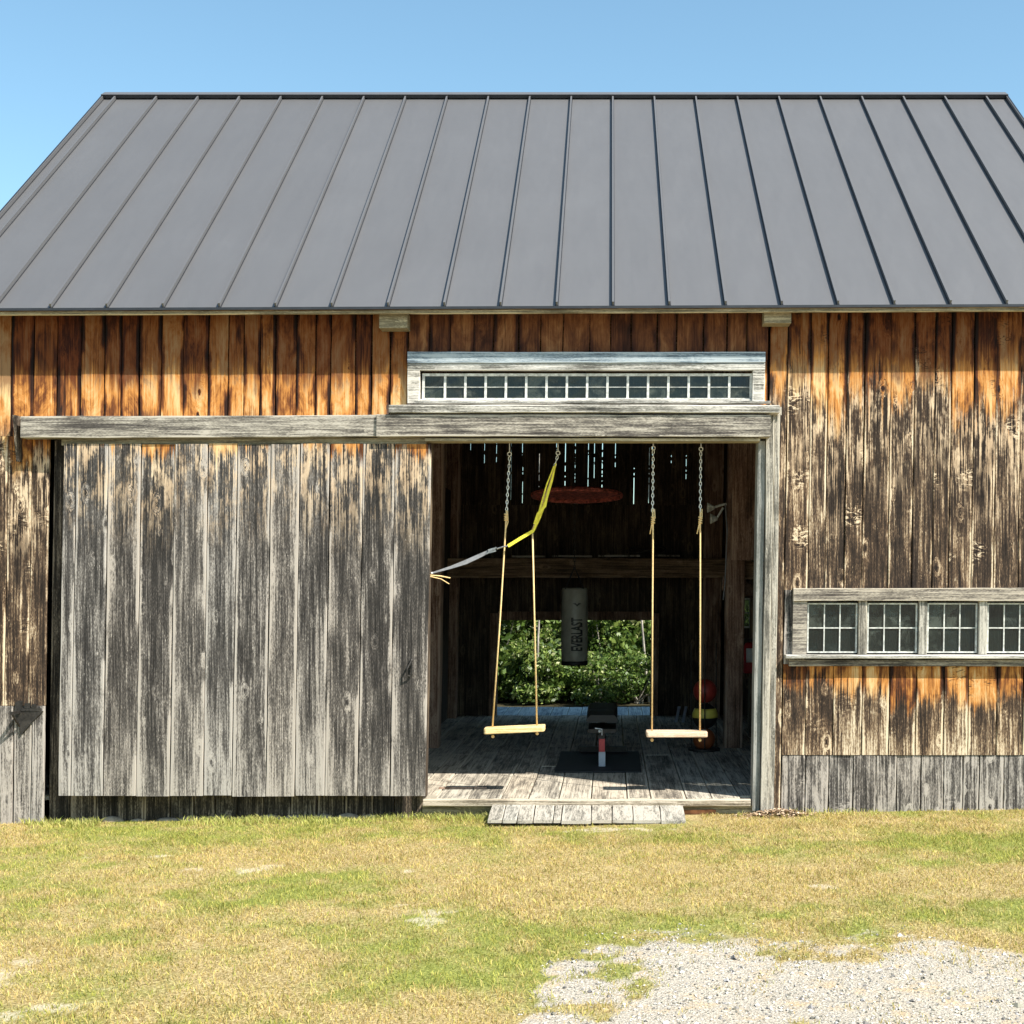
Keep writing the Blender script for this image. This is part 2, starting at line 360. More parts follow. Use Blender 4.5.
def gravel(x,y):
    # patch in the lawn: upper edge seen in the photo at py 933..985
    x=np.asarray(x,dtype=float); y=np.asarray(y,dtype=float)
    n=(fbm(x,y,3.0,31,4)-.5)
    ed=np.interp(x,[-.55,-.3,-.05,.25,.7,1.2,1.6,2.2,3.2],[-6.2,-3.95,-3.52,-3.38,-3.62,-3.62,-3.68,-4.25,-5.2])
    n2=fbm(x,y,11,35,3)-.5
    m=np.clip((ed-y+n*.9+n2*.7)/.75+.42,0,1)*np.clip(1.2-np.clip(fbm(x,y,3.3,39,4)-.57,0,1)*6,.3,1)
    # smaller bare spots
    b=0
    for (bx,by,rx,ry) in ((-2.35,-1.75,.5,.16),(-1.35,-1.85,.22,.12),(-.95,-2.9,.22,.3),(-2.95,-1.3,.3,.1),(1.1,-2.35,.22,.12),(-4.0,-1.7,.2,.1),(-2.3,-4.45,.35,.2),(-2.75,-3.9,.2,.5),(.1,-.55,.5,.12)):
        b=np.maximum(b,np.clip(1.2-np.sqrt(((x-bx)/rx)**2+((y-by)/ry)**2)+n*2.4+n2*3.0-.30,0,1)*.85)
    return m,b
def green(x,y):
    a=fbm(x,y*1.6,.75,51,5)
    g=(a-.5)*3.2+.22+(fbm(x,y,5.5,57,4)-.5)*2.0
    for (gx,gy,rx,ry,k) in ((-1.2,-3.3,1.2,.3,.15),(-3.2,-2.2,.9,.45,.15),(1.95,-3.0,.5,.2,.5),(-.2,-2.9,1.0,.25,.1),(2.3,-.9,.8,.25,.4),(-3.0,-.35,1.0,.2,.55),(-1.3,-.3,.4,.15,.5),(-3.9,-.3,.6,.2,.7)):
        g=g+k*np.exp(-((x-gx)/rx)**2-((y-gy)/ry)**2)
    return np.clip(g,0,1)

# ground sheet
def axis_pts(lo,hi,step,far):
    a=list(np.arange(lo,hi+1e-6,step)); l=[];s=step;x=lo
    while x>-far: s*=1.35; x-=s; l.append(x)
    r=[];s=step;x=hi
    while x<far: s*=1.35; x+=s; r.append(x)
    return np.array(l[::-1]+a+r)
gx=axis_pts(-6,6,.045,600); gy=axis_pts(-8,.3,.045,600)
X,Y=np.meshgrid(gx,gy); Z=gh(X,Y); Z[np.abs(Y)>60]=0
mg,mb=gravel(X,Y); gn=green(X,Y)
far=(Y>9)
me=bpy.data.meshes.new('ground'); nx,ny=len(gx),len(gy)
V=np.stack([X.ravel(),Y.ravel(),Z.ravel()],1)
ii=np.arange(nx*ny).reshape(ny,nx)
Fc=np.stack([ii[:-1,:-1].ravel(),ii[:-1,1:].ravel(),ii[1:,1:].ravel(),ii[1:,:-1].ravel()],1)
me.from_pydata(V.tolist(),[],Fc.tolist()); me.polygons.foreach_set('use_smooth',[True]*len(me.polygons))
at=me.color_attributes.new('gm','FLOAT_COLOR','POINT')
ca=np.stack([mg.ravel(),mb.ravel(),gn.ravel(),np.ones(nx*ny)],1); at.data.foreach_set('color',ca.astype(np.float32).ravel())
ground=bpy.data.objects.new('ground',me); COL.objects.link(ground); tag(ground,kind='structure')
N=NT('lawn_soil'); tc=N.n('ShaderNodeTexCoord'); p=tc.outputs['Object']
at=N.n('ShaderNodeAttribute',attribute_name='gm'); sb=N.n('ShaderNodeSeparateXYZ'); N.l(at.outputs['Color'],sb.inputs[0])
n1=N.noise(p,14,6,.7); n2=N.noise(p,60,5,.75); n3=N.noise(p,140,4,.7); 
straw=N.ramp(n2,((.3,(.12,.08,.035)),(.5,(.36,.27,.12)),(.7,(.66,.54,.30))))
grn=N.ramp(n2,((.3,(.07,.075,.02)),(.5,(.20,.22,.05)),(.7,(.42,.42,.13))))
c=N.mix(sb.outputs[2],straw,grn)
vo=N.n('ShaderNodeTexVoronoi',feature='F1'); N.l(p,vo.inputs['Vector']); vo.inputs['Scale'].default_value=75
grv=N.mix(N.ss(n3,.35,.7),(.26,.22,.17),(.66,.60,.51)); grv=N.mix(N.ss(N.noise(p,5,4,.7),.5,.7),grv,(.5,.38,.24))
c=N.mix(N.ss(sb.outputs[0],.25,.6),c,grv)
c=N.mix(N.math('MULTIPLY',N.ss(sb.outputs[1],.3,.9),.6),c,N.mix(n2,(.45,.36,.24),(.75,.68,.55)))
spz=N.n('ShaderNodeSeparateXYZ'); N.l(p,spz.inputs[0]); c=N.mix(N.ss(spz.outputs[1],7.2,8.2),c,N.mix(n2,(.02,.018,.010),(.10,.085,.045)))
N.bump(N.math('ADD',n2,N.math('MULTIPLY',vo.outputs['Distance'],.6)),.8,.012)
me.materials.append(N.set(c,.95,0,.1))

# grass blades: one mesh
def blades(name,xs,ys,hmin,hmax,wid,colf,lean=.6):
    n=len(xs); zs=gh(xs,ys)
    h=rng.uniform(hmin,hmax,n)*(.45+1.1*fbm(xs,ys,3.2,99,3)); a=rng.uniform(0,2*np.pi,n); ln=rng.uniform(.1,lean,n)*h*1.3
    la=rng.uniform(0,2*np.pi,n); w=wid*rng.uniform(.6,1.4,n)
    dx=np.cos(a)*w/2; dy=np.sin(a)*w/2; lx=np.cos(la)*ln; ly=np.sin(la)*ln
    v=np.empty((n,5,3)); 
    v[:,0]=np.stack([xs-dx,ys-dy,zs-.004],1); v[:,1]=np.stack([xs+dx,ys+dy,zs-.004],1)
    v[:,2]=np.stack([xs+dx*.8+lx*.4,ys+dy*.8+ly*.4,zs+h*.6],1); v[:,3]=np.stack([xs-dx*.8+lx*.4,ys-dy*.8+ly*.4,zs+h*.6],1)
    v[:,4]=np.stack([xs+lx,ys+ly,zs+h],1)
    me=bpy.data.meshes.new(name); me.vertices.add(n*5); me.vertices.foreach_set('co',v.ravel())
    base=np.arange(n)*5
    loops=np.stack([base,base+1,base+2,base+3,base+3,base+2,base+4],1).ravel()
    me.loops.add(n*7); me.loops.foreach_set('vertex_index',loops)
    st=np.stack([np.arange(n)*7,np.arange(n)*7+4],1).ravel()
    me.polygons.add(n*2); me.polygons.foreach_set('loop_start',st)
    me.update(calc_edges=True); me.validate()
    col=colf(xs,ys,n); at=me.color_attributes.new('bc','FLOAT_COLOR','POINT')
    c4=np.repeat(np.concatenate([col,np.ones((n,1))],1),5,axis=0); at.data.foreach_set('color',c4.astype(np.float32).ravel())
    o=bpy.data.objects.new(name,me); COL.objects.link(o); return o
N=NT('grass_blade'); at=N.n('ShaderNodeAttribute',attribute_name='bc')
N.bsdf.inputs['Subsurface Weight'].default_value=0
tr=N.n('ShaderNodeBsdfTranslucent'); N.l(at.outputs['Color'],tr.inputs[0]); N.set(at.outputs['Color'],.7,0,.2)
mx=N.n('ShaderNodeMixShader'); mx.inputs[0].default_value=.35; N.l(N.bsdf.outputs[0],mx.inputs[1]); N.l(tr.outputs[0],mx.inputs[2]); N.l(mx.outputs[0],N.out.inputs[0])
M['blade']=N.m
def gcol(xs,ys,n):
    g=green(xs,ys); r=rng.random((n,1)); k=(rng.random(n)<(.16+.72*g)).astype(float)[:,None]
    st=np.array([.72,.60,.24])*(1-r)+np.array([.52,.36,.12])*r
    gr=np.array([.30,.33,.06])*(1-r)+np.array([.58,.52,.13])*r
    c=k*gr+(1-k)*st
    cl=.72+.56*fbm(xs,ys,9,95,3)[:,None]
    return c*rng.uniform(.6,1.05,(n,1))*cl
n=440000
# denser near camera view wedge
xs=rng.uniform(-5.6,4.6,n); ys=rng.uniform(-7.2,-.02,n)
keep=rng.random(n)<np.where((np.abs(xs+.3)<(10+ys)*.46+.6),1,.3); xs,ys=xs[keep],ys[keep]
mg_,mb_=gravel(xs,ys); tuft=fbm(xs,ys,7,77,2)
keep=rng.random(len(xs))<np.clip((1-mg_*1.15)*(1-mb_*.62)+.35*(tuft>.64)*(mg_>.2),0,1)*np.clip(.12+fbm(xs,ys,4.2,91,4)*1.45,0,1)
xs,ys=xs[keep],ys[keep]
inr=(np.abs(xs+.09)<.73)&(ys>-.42); xs,ys=xs[~inr],ys[~inr]
g=blades('grass',xs,ys,.006,.026,.0040,gcol,1.3); g.data.materials.append(M['blade']); tag(g,'short patchy yellow green lawn grass in front of the barn','grass',kind='stuff')
# weeds along the foot of the wall
n=9000; xs=rng.uniform(-5,3.8,n); ys=-np.abs(rng.normal(0,.09,n))-.02
keep=(fbm(xs,ys,1.6,13,3)>.47)&((xs<1.2)|(rng.random(len(xs))<.25))&~((np.abs(xs+.09)<.75)); xs,ys=xs[keep],ys[keep]
def wcol(xs,ys,n):
    r=rng.random((n,1)); return (np.array([.30,.36,.07])*(1-r)+np.array([.62,.55,.20])*r)*rng.uniform(.7,1.2,(n,1))
g=blades('weeds',xs,ys,.015,.055,.006,wcol,1.1); g.data.materials.append(M['blade']); tag(g,'bright green weeds along the foot of the barn wall','weeds',kind='stuff')
# pebbles
def pebbles(name,n,xr,yr,size,cond):
    xs=rng.uniform(*xr,n); ys=rng.uniform(*yr,n); k=cond(xs,ys); xs,ys=xs[k],ys[k]; n=len(xs); zs=gh(xs,ys)
    r=size*(.3+rng.gamma(1.6,.35,n))
    octv=np.array([(1,0,0),(0,1,0),(-1,0,0),(0,-1,0),(0,0,.7),(.7,.7,.3),(-.7,.6,.35),(0,0,-.3)])
    fs=[(0,5,4),(5,1,4),(1,6,4),(6,2,4),(2,3,4),(3,0,4),(0,3,7),(3,2,7)]
    a=rng.uniform(0,6.28,n); v=octv[None]*rng.uniform(.6,1.25,(n,8,1))*r[:,None,None]
    ca,sa=np.cos(a)[:,None],np.sin(a)[:,None]; vx=v[:,:,0]*ca-v[:,:,1]*sa*.7; vy=v[:,:,0]*sa+v[:,:,1]*ca*.7
    V=np.stack([vx+xs[:,None],vy+ys[:,None],v[:,:,2]+zs[:,None]+.001],2).reshape(-1,3)
    Fs=(np.arange(n)*8)[:,None,None]+np.array(fs)[None]
    me=bpy.data.meshes.new(name); me.from_pydata(V.tolist(),[],Fs.reshape(-1,3).tolist())
    gq=rng.uniform(.12,.62,(n,1)); c=np.concatenate([gq,gq*.93,gq*rng.uniform(.72,.92,(n,1)),np.ones((n,1))],1)
    at=me.color_attributes.new('bc','FLOAT_COLOR','POINT'); at.data.foreach_set('color',np.repeat(c,8,0).astype(np.float32).ravel())
    N=NT(name+'_stone'); a_=N.n('ShaderNodeAttribute',attribute_name='bc'); me.materials.append(N.set(a_.outputs['Color'],.9,0,.2))
    o=bpy.data.objects.new(name,me); COL.objects.link(o); return o
o=pebbles('gravel',36000,(-.8,3.2),(-6.5,-3.2),.0062,lambda x,y:(rng.random(len(x))<gravel(x,y)[0]*.75)); tag(o,'pale grey gravel patch in the lawn','gravel',kind='stuff')
# dry leaves by the right jamb
n=900; lx=rng.normal(1.22,.16,n); ly=-np.abs(rng.normal(0,.07,n))-.05
me_=MB()
for i in range(n):
    x,y=lx[i],ly[i]; z=float(gh(x,y))+R(.004,.05)*max(0,1-abs(x-1.2)*3); s=R(.006,.018); a=R(0,6.3)
    u=Vector((math.cos(a),math.sin(a),R(-.5,.5)))*s; v=Vector((-math.sin(a),math.cos(a),R(-.5,.5)))*s*.6; c=Vector((x,y,z))
    me_.add([c-u,c-v,c+u,c+v],[(0,1,2,3)])
N=NT('dry_leaf'); a_=N.n('ShaderNodeAttribute',attribute_name='brd'); sb=N.n('ShaderNodeSeparateXYZ'); N.l(a_.outputs['Color'],sb.inputs[0])
M['dry']=N.set(N.ramp(sb.outputs[0],((0,(.12,.06,.03)),(.5,(.36,.24,.14)),(1,(.62,.5,.36)))),.9)
tag(me_.build('dry_leaves',M['dry']),'dry brown leaves heaped at the foot of the right door post','leaves',kind='stuff')

# ------------------------------------------------------------------ BARN
barn=empty('barn',(0,0,0)); tag(barn,'old weathered plank barn with grey standing seam metal roof and open sliding door','barn')
XL,XR=-4.84,3.64
YB=6.2
def edges(x0,x1,wmin,wmax):
    e=[x0]
    while e[-1]<x1-wmin*1.3: e.append(e[-1]+R(wmin,wmax))
    if x1-e[-1]<wmin*.6: e[-1]=x1
    else: e.append(x1)
    return e
def boards(mb,x0,x1,z0,z1,wmin=.12,wmax=.2,y=0,t=.024,gap=.011,jy=.004,seg=10,zj=.0,jx=.0022,zf=None):
    e=edges(x0,x1,wmin,wmax)
    for a,b in zip(e[:-1],e[1:]):
        g1=R(.3,1)*gap; zz0=(zf((a+b)/2) if zf else z0)+R(-zj,zj)
        mb.plank((a+g1/2,y+R(-jy,jy),zz0),(0,0,z1-zz0),(b-a-g1,0,0),(0,t,0),seg,jx,.0015)
ztop=3.775
zs_=PZ(755)   # skirt joint height
gz=lambda x: float(gh(x,0))-.03+R(-.012,.012)
# upper left, runs on down behind the rail
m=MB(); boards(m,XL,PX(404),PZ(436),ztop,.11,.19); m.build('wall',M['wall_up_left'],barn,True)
m=MB(); boards(m,XL,PX(47),PZ(706)+.003,PZ(436)-.003,.11,.18,zj=0); m.build('wall',M['wall_left'],barn,True)
m=MB(); boards(m,XL,PX(47),0,PZ(706),.13,.2,zf=gz); m.build('wall',M['left_skirt'],barn,True)
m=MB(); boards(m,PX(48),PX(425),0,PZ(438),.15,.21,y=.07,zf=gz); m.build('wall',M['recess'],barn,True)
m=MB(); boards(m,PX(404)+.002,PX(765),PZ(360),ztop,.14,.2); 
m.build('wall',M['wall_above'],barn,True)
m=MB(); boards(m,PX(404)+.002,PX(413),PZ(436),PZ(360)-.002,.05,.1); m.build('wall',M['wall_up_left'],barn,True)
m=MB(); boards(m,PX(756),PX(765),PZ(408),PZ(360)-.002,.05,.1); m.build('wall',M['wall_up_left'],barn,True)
# header framing behind the rail, under the transom
m=MB(); m.box(PX(413),PX(765),.03,.14,PZ(441),PZ(403)); m.build('door_header',M['soffit'],barn,True)
# right
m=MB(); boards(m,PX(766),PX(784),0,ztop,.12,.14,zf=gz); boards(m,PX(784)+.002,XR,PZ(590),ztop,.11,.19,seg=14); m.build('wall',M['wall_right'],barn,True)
m=MB(); boards(m,PX(784)+.002,XR,zs_,PZ(664),.15,.22); m.build('wall',M['wall_under_window'],barn,True)
m=MB(); boards(m,PX(784)+.002,PX(806),PZ(664),PZ(590),.15,.22); m.build('wall',M['skirt'],barn,True)
m=MB(); boards(m,PX(1040),XR,PZ(664),PZ(590),.11,.19); m.build('wall',M['skirt'],barn,True)
m=MB(); boards(m,PX(784)+.002,XR,0,zs_-.004,.12,.19,y=.006,zf=gz); m.build('wall',M['skirt'],barn,True)
# foundation strip seen under the boards
for lo,hi in ((-4.8,PX(424)),(PX(765),3.6)):
  m=MB(); x=lo
  while x<hi:
    x+=.19; z=float(gh(x,0)); s=R(.07,.12); m.sphere((x+R(-.03,.03),.06,z-.02),s,10,(1,.6,R(.35,.55)))
  m.build('foundation_stones',M['stone'],barn,False,True)
# gable walls and back wall
def zroof(y): return 6.40-.775*abs(y-3.35)
for xx,t in ((XL,.03),(XR-.03,.03)):
    m=MB(); y=0.03
    while y<YB:
        y2=min(y+R(.14,.22),YB); 
        za,zb=zroof(y)-.06,zroof(y2)-.06
        m.add([(xx,y,-.1),(xx+t,y,-.1),(xx+t,y2,-.1),(xx,y2,-.1),(xx,y,za),(xx+t,y,za),(xx+t,y2,zb),(xx,y2,zb)],
              [(0,3,2,1),(4,5,6,7),(0,1,5,4),(1,2,6,5),(2,3,7,6),(3,0,4,7)])
        y=y2
    m.build('gable_wall',M['skirt'],barn,True)
ox0,ox1=PX(499,YB),PX(652,YB); oz=PZ(620,YB)
zbt=zroof(YB)-.07
m=MB()
def solid(x0,x1,z0,z1):
    e=edges(x0,x1,.15,.25)
    for a,b in zip(e[:-1],e[1:]): m.box(a,b,YB,YB+.03+R(0,.004),z0,z1)
wx0,wx1,wz0,wz1=PX(741,YB),PX(760,YB),PZ(628,YB),PZ(598,YB)
ZS=PZ(505,YB)
solid(XL+.03,ox0,-.1,ZS); solid(ox0,ox1,oz,ZS); solid(ox1,wx0,-.1,ZS); solid(wx0,wx1,-.1,wz0); solid(wx0,wx1,wz1,ZS); solid(wx1,XR-.03,-.1,ZS)
slits=[(484,443,463,2),(496,443,462,2),(511,443,500,1),(522,443,455,3),(522.5,467,503,3),(539,450,487,3),(556,443,450,2),(565,443,498,3),(575,443,505,3),(588,443,497,2),(594,445,478,2),(602,443,495,3),(615,443,467,2),(634,466,504,3),(649,446,503,3),(652,443,468,2),(671,455,463,2),(686,455,479,2),(720,443,482,4),(745,480,484,2),(755,474,500,4),(470,443,450,2)]
slits.sort()
x=XL+.03
for (px,pa,pb,w) in slits:
    xc=PX(px,YB)-SHX*1.2; ww=.0028*w
    if xc-ww/2>x: 
        e=edges(x,xc-ww/2,.15,.3) if xc-ww/2-x>.3 else [x,xc-ww/2]
        for a,b in zip(e[:-1],e[1:]): m.box(a,b,YB,YB+.03,ZS,zbt)
    za,zb=PZ(pb,YB),PZ(pa,YB)
    a,b=xc-ww/2,xc+ww/2
    if za>ZS+.01: m.box(a,b,YB+.004,YB+.028,ZS,za)
    for _ in range(int((zb-za)/.09)):
        q=R(za,zb); m.box(a,b,YB+.006,YB+.026,q,q+R(.01,.05))
    if pa>445: m.box(a,b,YB+.004,YB+.028,zb,zbt)
    x=max(x,xc+ww/2)
e=edges(x,XR-.03,.15,.25)
for a,b in zip(e[:-1],e[1:]): m.box(a,b,YB,YB+.03,ZS,zbt)
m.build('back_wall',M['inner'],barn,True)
# back opening trim
m=MB(); m.box(ox0-.09,ox0,YB-.08,YB-.002,FLOOR+.004,oz+.08); m.box(ox1,ox1+.09,YB-.08,YB-.002,FLOOR+.004,oz+.08); m.box(ox0-.002,ox1+.002,YB-.075,YB-.003,oz,oz+.1)
m.build('doorway_frame',M['inner_post'],barn,True)
# small window in the back wall
def window(parent,x0,x1,z0,z1,y,nx_,nz_,mt=.012,fr=.022,fmat='muntin',name='window',hb=None):
    f=MB(); f.box(x0,x0+fr,y-.015,y+.02,z0,z1); f.box(x1-fr,x1,y-.015,y+.02,z0,z1); f.box(x0+fr,x1-fr,y-.014,y+.019,z0,z0+fr); f.box(x0+fr,x1-fr,y-.014,y+.019,z1-fr,z1)
    w=f.build(name,M[fmat],parent,True)
    q=MB(); X0,X1,Z0,Z1=x0+fr,x1-fr,z0+fr,z1-fr
    for i in range(1,nx_): xx=X0+(X1-X0)*i/nx_; q.box(xx-mt/2,xx+mt/2,y-.008,y+.012,Z0,Z1)
    for j in range(1,nz_):
        zz=Z0+(Z1-Z0)*j/nz_; hh_=(hb or mt)/2; q.box(X0,X1,y-.0065,y+.0105,zz-hh_,zz+hh_)
    if nx_*nz_>1: q.build('glazing_bars',M[fmat],w,True)
    g=MB(); 
    for i in range(nx_):
        for j in range(nz_):
            a0=X0+(X1-X0)*i/nx_; a1=X0+(X1-X0)*(i+1)/nx_; b0=Z0+(Z1-Z0)*j/nz_; b1=Z0+(Z1-Z0)*(j+1)/nz_
            t=[R(-.0012,.0012) for _ in range(4)]
            g.add([(a0,y+.003+t[0],b0),(a1,y+.003+t[1],b0),(a1,y+.003+t[2],b1),(a0,y+.003+t[3],b1)],[(0,1,2,3)])
    g.build('pane',M['glass'],w,True)
    return w
window(barn,wx0,wx1,wz0,wz1,YB+.0,2,2,.015,.02)

# window band on the right
m=MB()
bx0=PX(793); zt,zb=PZ(588),PZ(660)
m.plank((bx0,-.045,PZ(601)),(PX(1060)-bx0,0,0),(0,0,PZ(588)-PZ(601)),(0,.06,0),14,.002,.001)
px_w=[(808,858),(868,918),(928,978),(988,1038)]
m.box(bx0,PX(807),-.03,.02,PZ(655),PZ(601)-.001)
m.build('window_casing',M['frame_grey'],barn,True)
for (a,b) in ((859,867),(919,927),(979,987),(1039,1047)):
    m=MB(); m.plank((PX(a),-.024,PZ(654)),(0,0,PZ(601)-PZ(654)),(PX(b)-PX(a),0,0),(0,.06,0),4,.001,.001); m.build('window_mullion',M['jamb'],barn,True)
m=MB(); m.plank((PX(786),-.085,PZ(658)),(PX(1062)-PX(786),0,0),(0,0,PZ(654.5)-PZ(658)),(0,.1,0),14,.001,.001); m.build('window_sill',M['frame'],barn,True)
m=MB(); m.plank((PX(790),-.035,PZ(666)),(PX(1060)-PX(790),0,0),(0,0,PZ(659.5)-PZ(666)),(0,.045,0),14,.001,.001); m.build('window_apron',M['frame_grey'],barn,True)
for a,b in px_w: window(barn,PX(a),PX(b),PZ(653),PZ(603),.018,3,2,.0085,.011)
# transom over the door
fx0,fx1=PX(405),PX(761)
m=MB(); 
m.plank((fx0,-.055,PZ(364)),(fx1-fx0,0,0),(0,0,PZ(353)-PZ(364)),(0,.06,0),16,.002,.002); m.build('transom_top_board',M['frame_blue'],barn,True); m=MB()
m.plank((fx0,-.045,PZ(371)),(fx1-fx0,0,0),(0,0,PZ(364.4)-PZ(371)),(0,.05,0),16,.001,.001)
m.plank((fx0,-.045,PZ(404)),(0,0,PZ(371.2)-PZ(404)),(.09,0,0),(0,.05,0),4,.001,.001)
m.plank((fx1-.09,-.045,PZ(404)),(0,0,PZ(371.2)-PZ(404)),(.09,0,0),(0,.05,0),4,.001,.001)
m.plank((fx0+.09,-.03,PZ(404)),(fx1-fx0-.18,0,0),(0,0,PZ(399.5)-PZ(404)),(0,.04,0),16,.001,.001)
m.build('transom_casing',M['frame'],barn,True)
tw=window(barn,PX(419),PX(749),PZ(400.5),PZ(373.5),.012,16,2,.017,.018,name='transom_window',hb=.0035)
# rail beams over the door
m=MB()
m.plank((PX(18,-.13),-.13,PZ(438,-.13)),(PX(385,-.13)-PX(18,-.13)+.4,0,.012),(0,0,PZ(416.5)-PZ(438)),(0,.125,0),20,.0025,.002)
m.plank((PX(374,-.15),-.15,PZ(436.5,-.15)),(PX(768,-.15)-PX(374,-.15),0,.0),(0,0,PZ(415)-PZ(436.5)),(0,.148,0),20,.0025,.002)
m.build('door_rail_beam',M['track'],barn,True)
m=MB()
m.plank((PX(386,-.17),-.17,PZ(412.5,-.17)),(PX(777,-.17)-PX(386,-.17),0,0),(0,0,PZ(405)-PZ(412.5)),(0,.17,0),20,.002,.002)
m.plank((PX(411,-.08),-.075,PZ(404.6)),(PX(765)-PX(411),0,0),(0,0,.018),(0,.05,0),20,.001,.001)
m.build('drip_board',M['frame'],barn,True)
m=MB(); m.box(PX(425),PX(756),-.125,.03,PZ(441.5,-.1),PZ(438.6,-.1)); m.box(PX(62),PX(425)-.002,-.05,-.004,PZ(446),PZ(438.8)); m.build('header_soffit',M['soffit'],barn,True)
# end bracket of the rail
m=MB(); m.add([(PX(17),-.12,PZ(417)),(PX(17),-.004,PZ(417)),(PX(17),-.004,PZ(462)),(PX(17),-.05,PZ(462)),(PX(20),-.12,PZ(417)),(PX(20),-.004,PZ(417)),(PX(20),-.004,PZ(462)),(PX(20),-.05,PZ(462))],
   [(0,1,2,3),(7,6,5,4),(0,4,5,1),(1,5,6,2),(2,6,7,3),(3,7,4,0)]); m.build('rail_bracket',M['recess'],barn,True)
# right jamb
m=MB(); m.plank((PX(755.5),-.02,FLOOR-.09),(0,0,PZ(441)-FLOOR+.088),(PX(763)-PX(755.5),0,0),(0,.15,0),12,.001,.001)
jm=m.build('door_jamb',M['jamb_grey'],barn,True)
m=MB(); m.plank((PX(763.6),-.05,float(gh(1.1,0))-.02),(0,0,PZ(408)-float(gh(1.1,0))+.02),(PX(771)-PX(763.6),0,0),(0,.048,0),14,.003,.002)
m.plank((PX(771.4),-.03,float(gh(1.1,0))-.02),(0,0,PZ(415)-float(gh(1.1,0))+.02),(PX(777)-PX(771.4),0,0),(0,.03,0),14,.002,.002)
m.box(PX(763),PX(778),-.06,-.052,PZ(416),PZ(408)); m.build('door_casing',M['jamb'],barn,True)
# left jamb board
m=MB(); m.plank((PX(425.5),.0,FLOOR+.003),(0,0,PZ(441)-FLOOR-.005),(.025,0,0),(0,.12,0),12,.001,.001); m.build('door_jamb',M['inner'],barn,True)

# roof
EY,EZ=-.22,PZ(306,-.22); RY,RZ=3.35,PZ(96,3.35); BY=6.85; BZ=RZ-(BY-RY)*(RZ-EZ)/(RY-EY)
RX0,RX1=-4.93,3.82
def rt(x,q): # point on front slope q 0..1
    return Vector((x,EY+(RY-EY)*q,EZ+(RZ-EZ)*q+.004*x*(1-q)))
def rtb(x,q): return Vector((x,BY+(RY-BY)*q,BZ+(RZ-BZ)*q))
dirt_and_shade=[]; sp_=.4013; ks=range(-13,11)
xsn=[RX0]+[k*sp_+.008 for k in ks if RX0+.1<k*sp_<RX1-.1]+[RX1]
m=MB()
for fn in (rt,rtb):
    nrm=Vector((0,-.61,.79)) if fn is rt else Vector((0,.61,.79))
    for a,b in zip(xsn[:-1],xsn[1:]):
        c=(random.random(),0,0,1); nq=12; vs=[];fs=[]
        for i in range(nq+1):
            for j,x in enumerate((a,a+(b-a)*.33,a+(b-a)*.66,b)):
                vs.append(fn(x,i/nq)+nrm*(R(-.0012,.0012) if 0<j<3 else 0))
        for i in range(nq):
            for j in range(3): q=i*4+j; fs.append((q,q+1,q+5,q+4) if fn is rt else (q,q+4,q+5,q+1))
        m.add(vs,fs,c)
    m3=MB()
    for x in xsn: m3.obox(fn(x,.001)+nrm*.003,fn(x,.99)+nrm*.003,.023,.004,tuple(nrm),(.5,0,0,1))  # dark strips along each seam foot stand in for seam shade
    dirt_and_shade.append(m3)
    # seams
    for x in xsn:
        a=fn(x,0); b=fn(x,.977); m.obox(a+nrm*.016,b+nrm*.016,.011,.032,tuple(nrm),(.5,0,0,1)); m.obox(a+nrm*.033,b+nrm*.033,.015,.004,tuple(nrm),(.5,0,0,1))
roof=m.build('roof',M['roof'],barn)
for m3 in dirt_and_shade: m3.build('seam_shade_strip',M['roof_trim'],roof)
m=MB(); m2=MB()
for fn,sg in ((rt,-1),(rtb,1)):
    nrm=Vector((0,.61*sg,.79))
    a=fn(RX0-.012,.978)+nrm*.048; b=fn(RX1+.012,.978)+nrm*.048; c_=fn(RX1+.012,1)+nrm*.048; d_=fn(RX0-.012,1)+nrm*.048
    c_.y=d_.y=RY
    m.add([a,b,c_,d_],[(0,1,2,3)]); m2.add([a,b,b-nrm*.035,a-nrm*.035],[(0,1,2,3)])  # dark lip stands in for the shadow under the ridge cap
cap=m.build('ridge_cap',M['roof'],roof); m2.build('ridge_cap_shade_lip',M['roof_trim'],roof)
# drip edge + rakes
m=MB(); 
a=rt(RX0,0);b=rt(RX1,0); m.obox(a+Vector((0,-.006,-.009)),b+Vector((0,-.006,-.009)),.012,.018)
for x in (RX0-.006,RX1+.006):
    m.obox(rt(x,0)+Vector((0,0,-.035)),rt(x,1)+Vector((0,0,-.035)),.012,.13); m.obox(rtb(x,0)+Vector((0,0,-.035)),rtb(x,1)+Vector((0,0,-.035)),.012,.13)
m.build('drip_edge',M['roof_trim'],roof)
# timber deck under the metal
m=MB()
for fn in (rt,rtb):
    nrm=Vector((0,-.61,.79)) if fn is rt else Vector((0,.61,.79))
    q=0.0
    while q<1:
        q2=min(q+.05,1); a=fn(RX0+.02,(q+q2)/2)-nrm*.012; b=fn(RX1-.02,(q+q2)/2)-nrm*.012
        m.obox(a,b,4.5*(q2-q)*1.02+.002,.02,tuple(nrm)); q=q2
m.build('roof_deck',M['inner_beam'],roof)
m=MB(); m.plank((RX0,EY+.012,EZ-.046-.02),(RX1-RX0,0,.036),(0,0,.026),(0,.024,0),24,.001,.001)
m.build('fascia',M['soffit'],barn)
for a,b,t0,t1 in ((375,403,312.6,328),(760,787,310,323)):
    m=MB(); m.box(PX(a,-.15),PX(b,-.15),-.15,-.005,PZ(t1,-.15),PZ(t0,-.15)); m.build('beam_end',M['soffit'],barn,True)

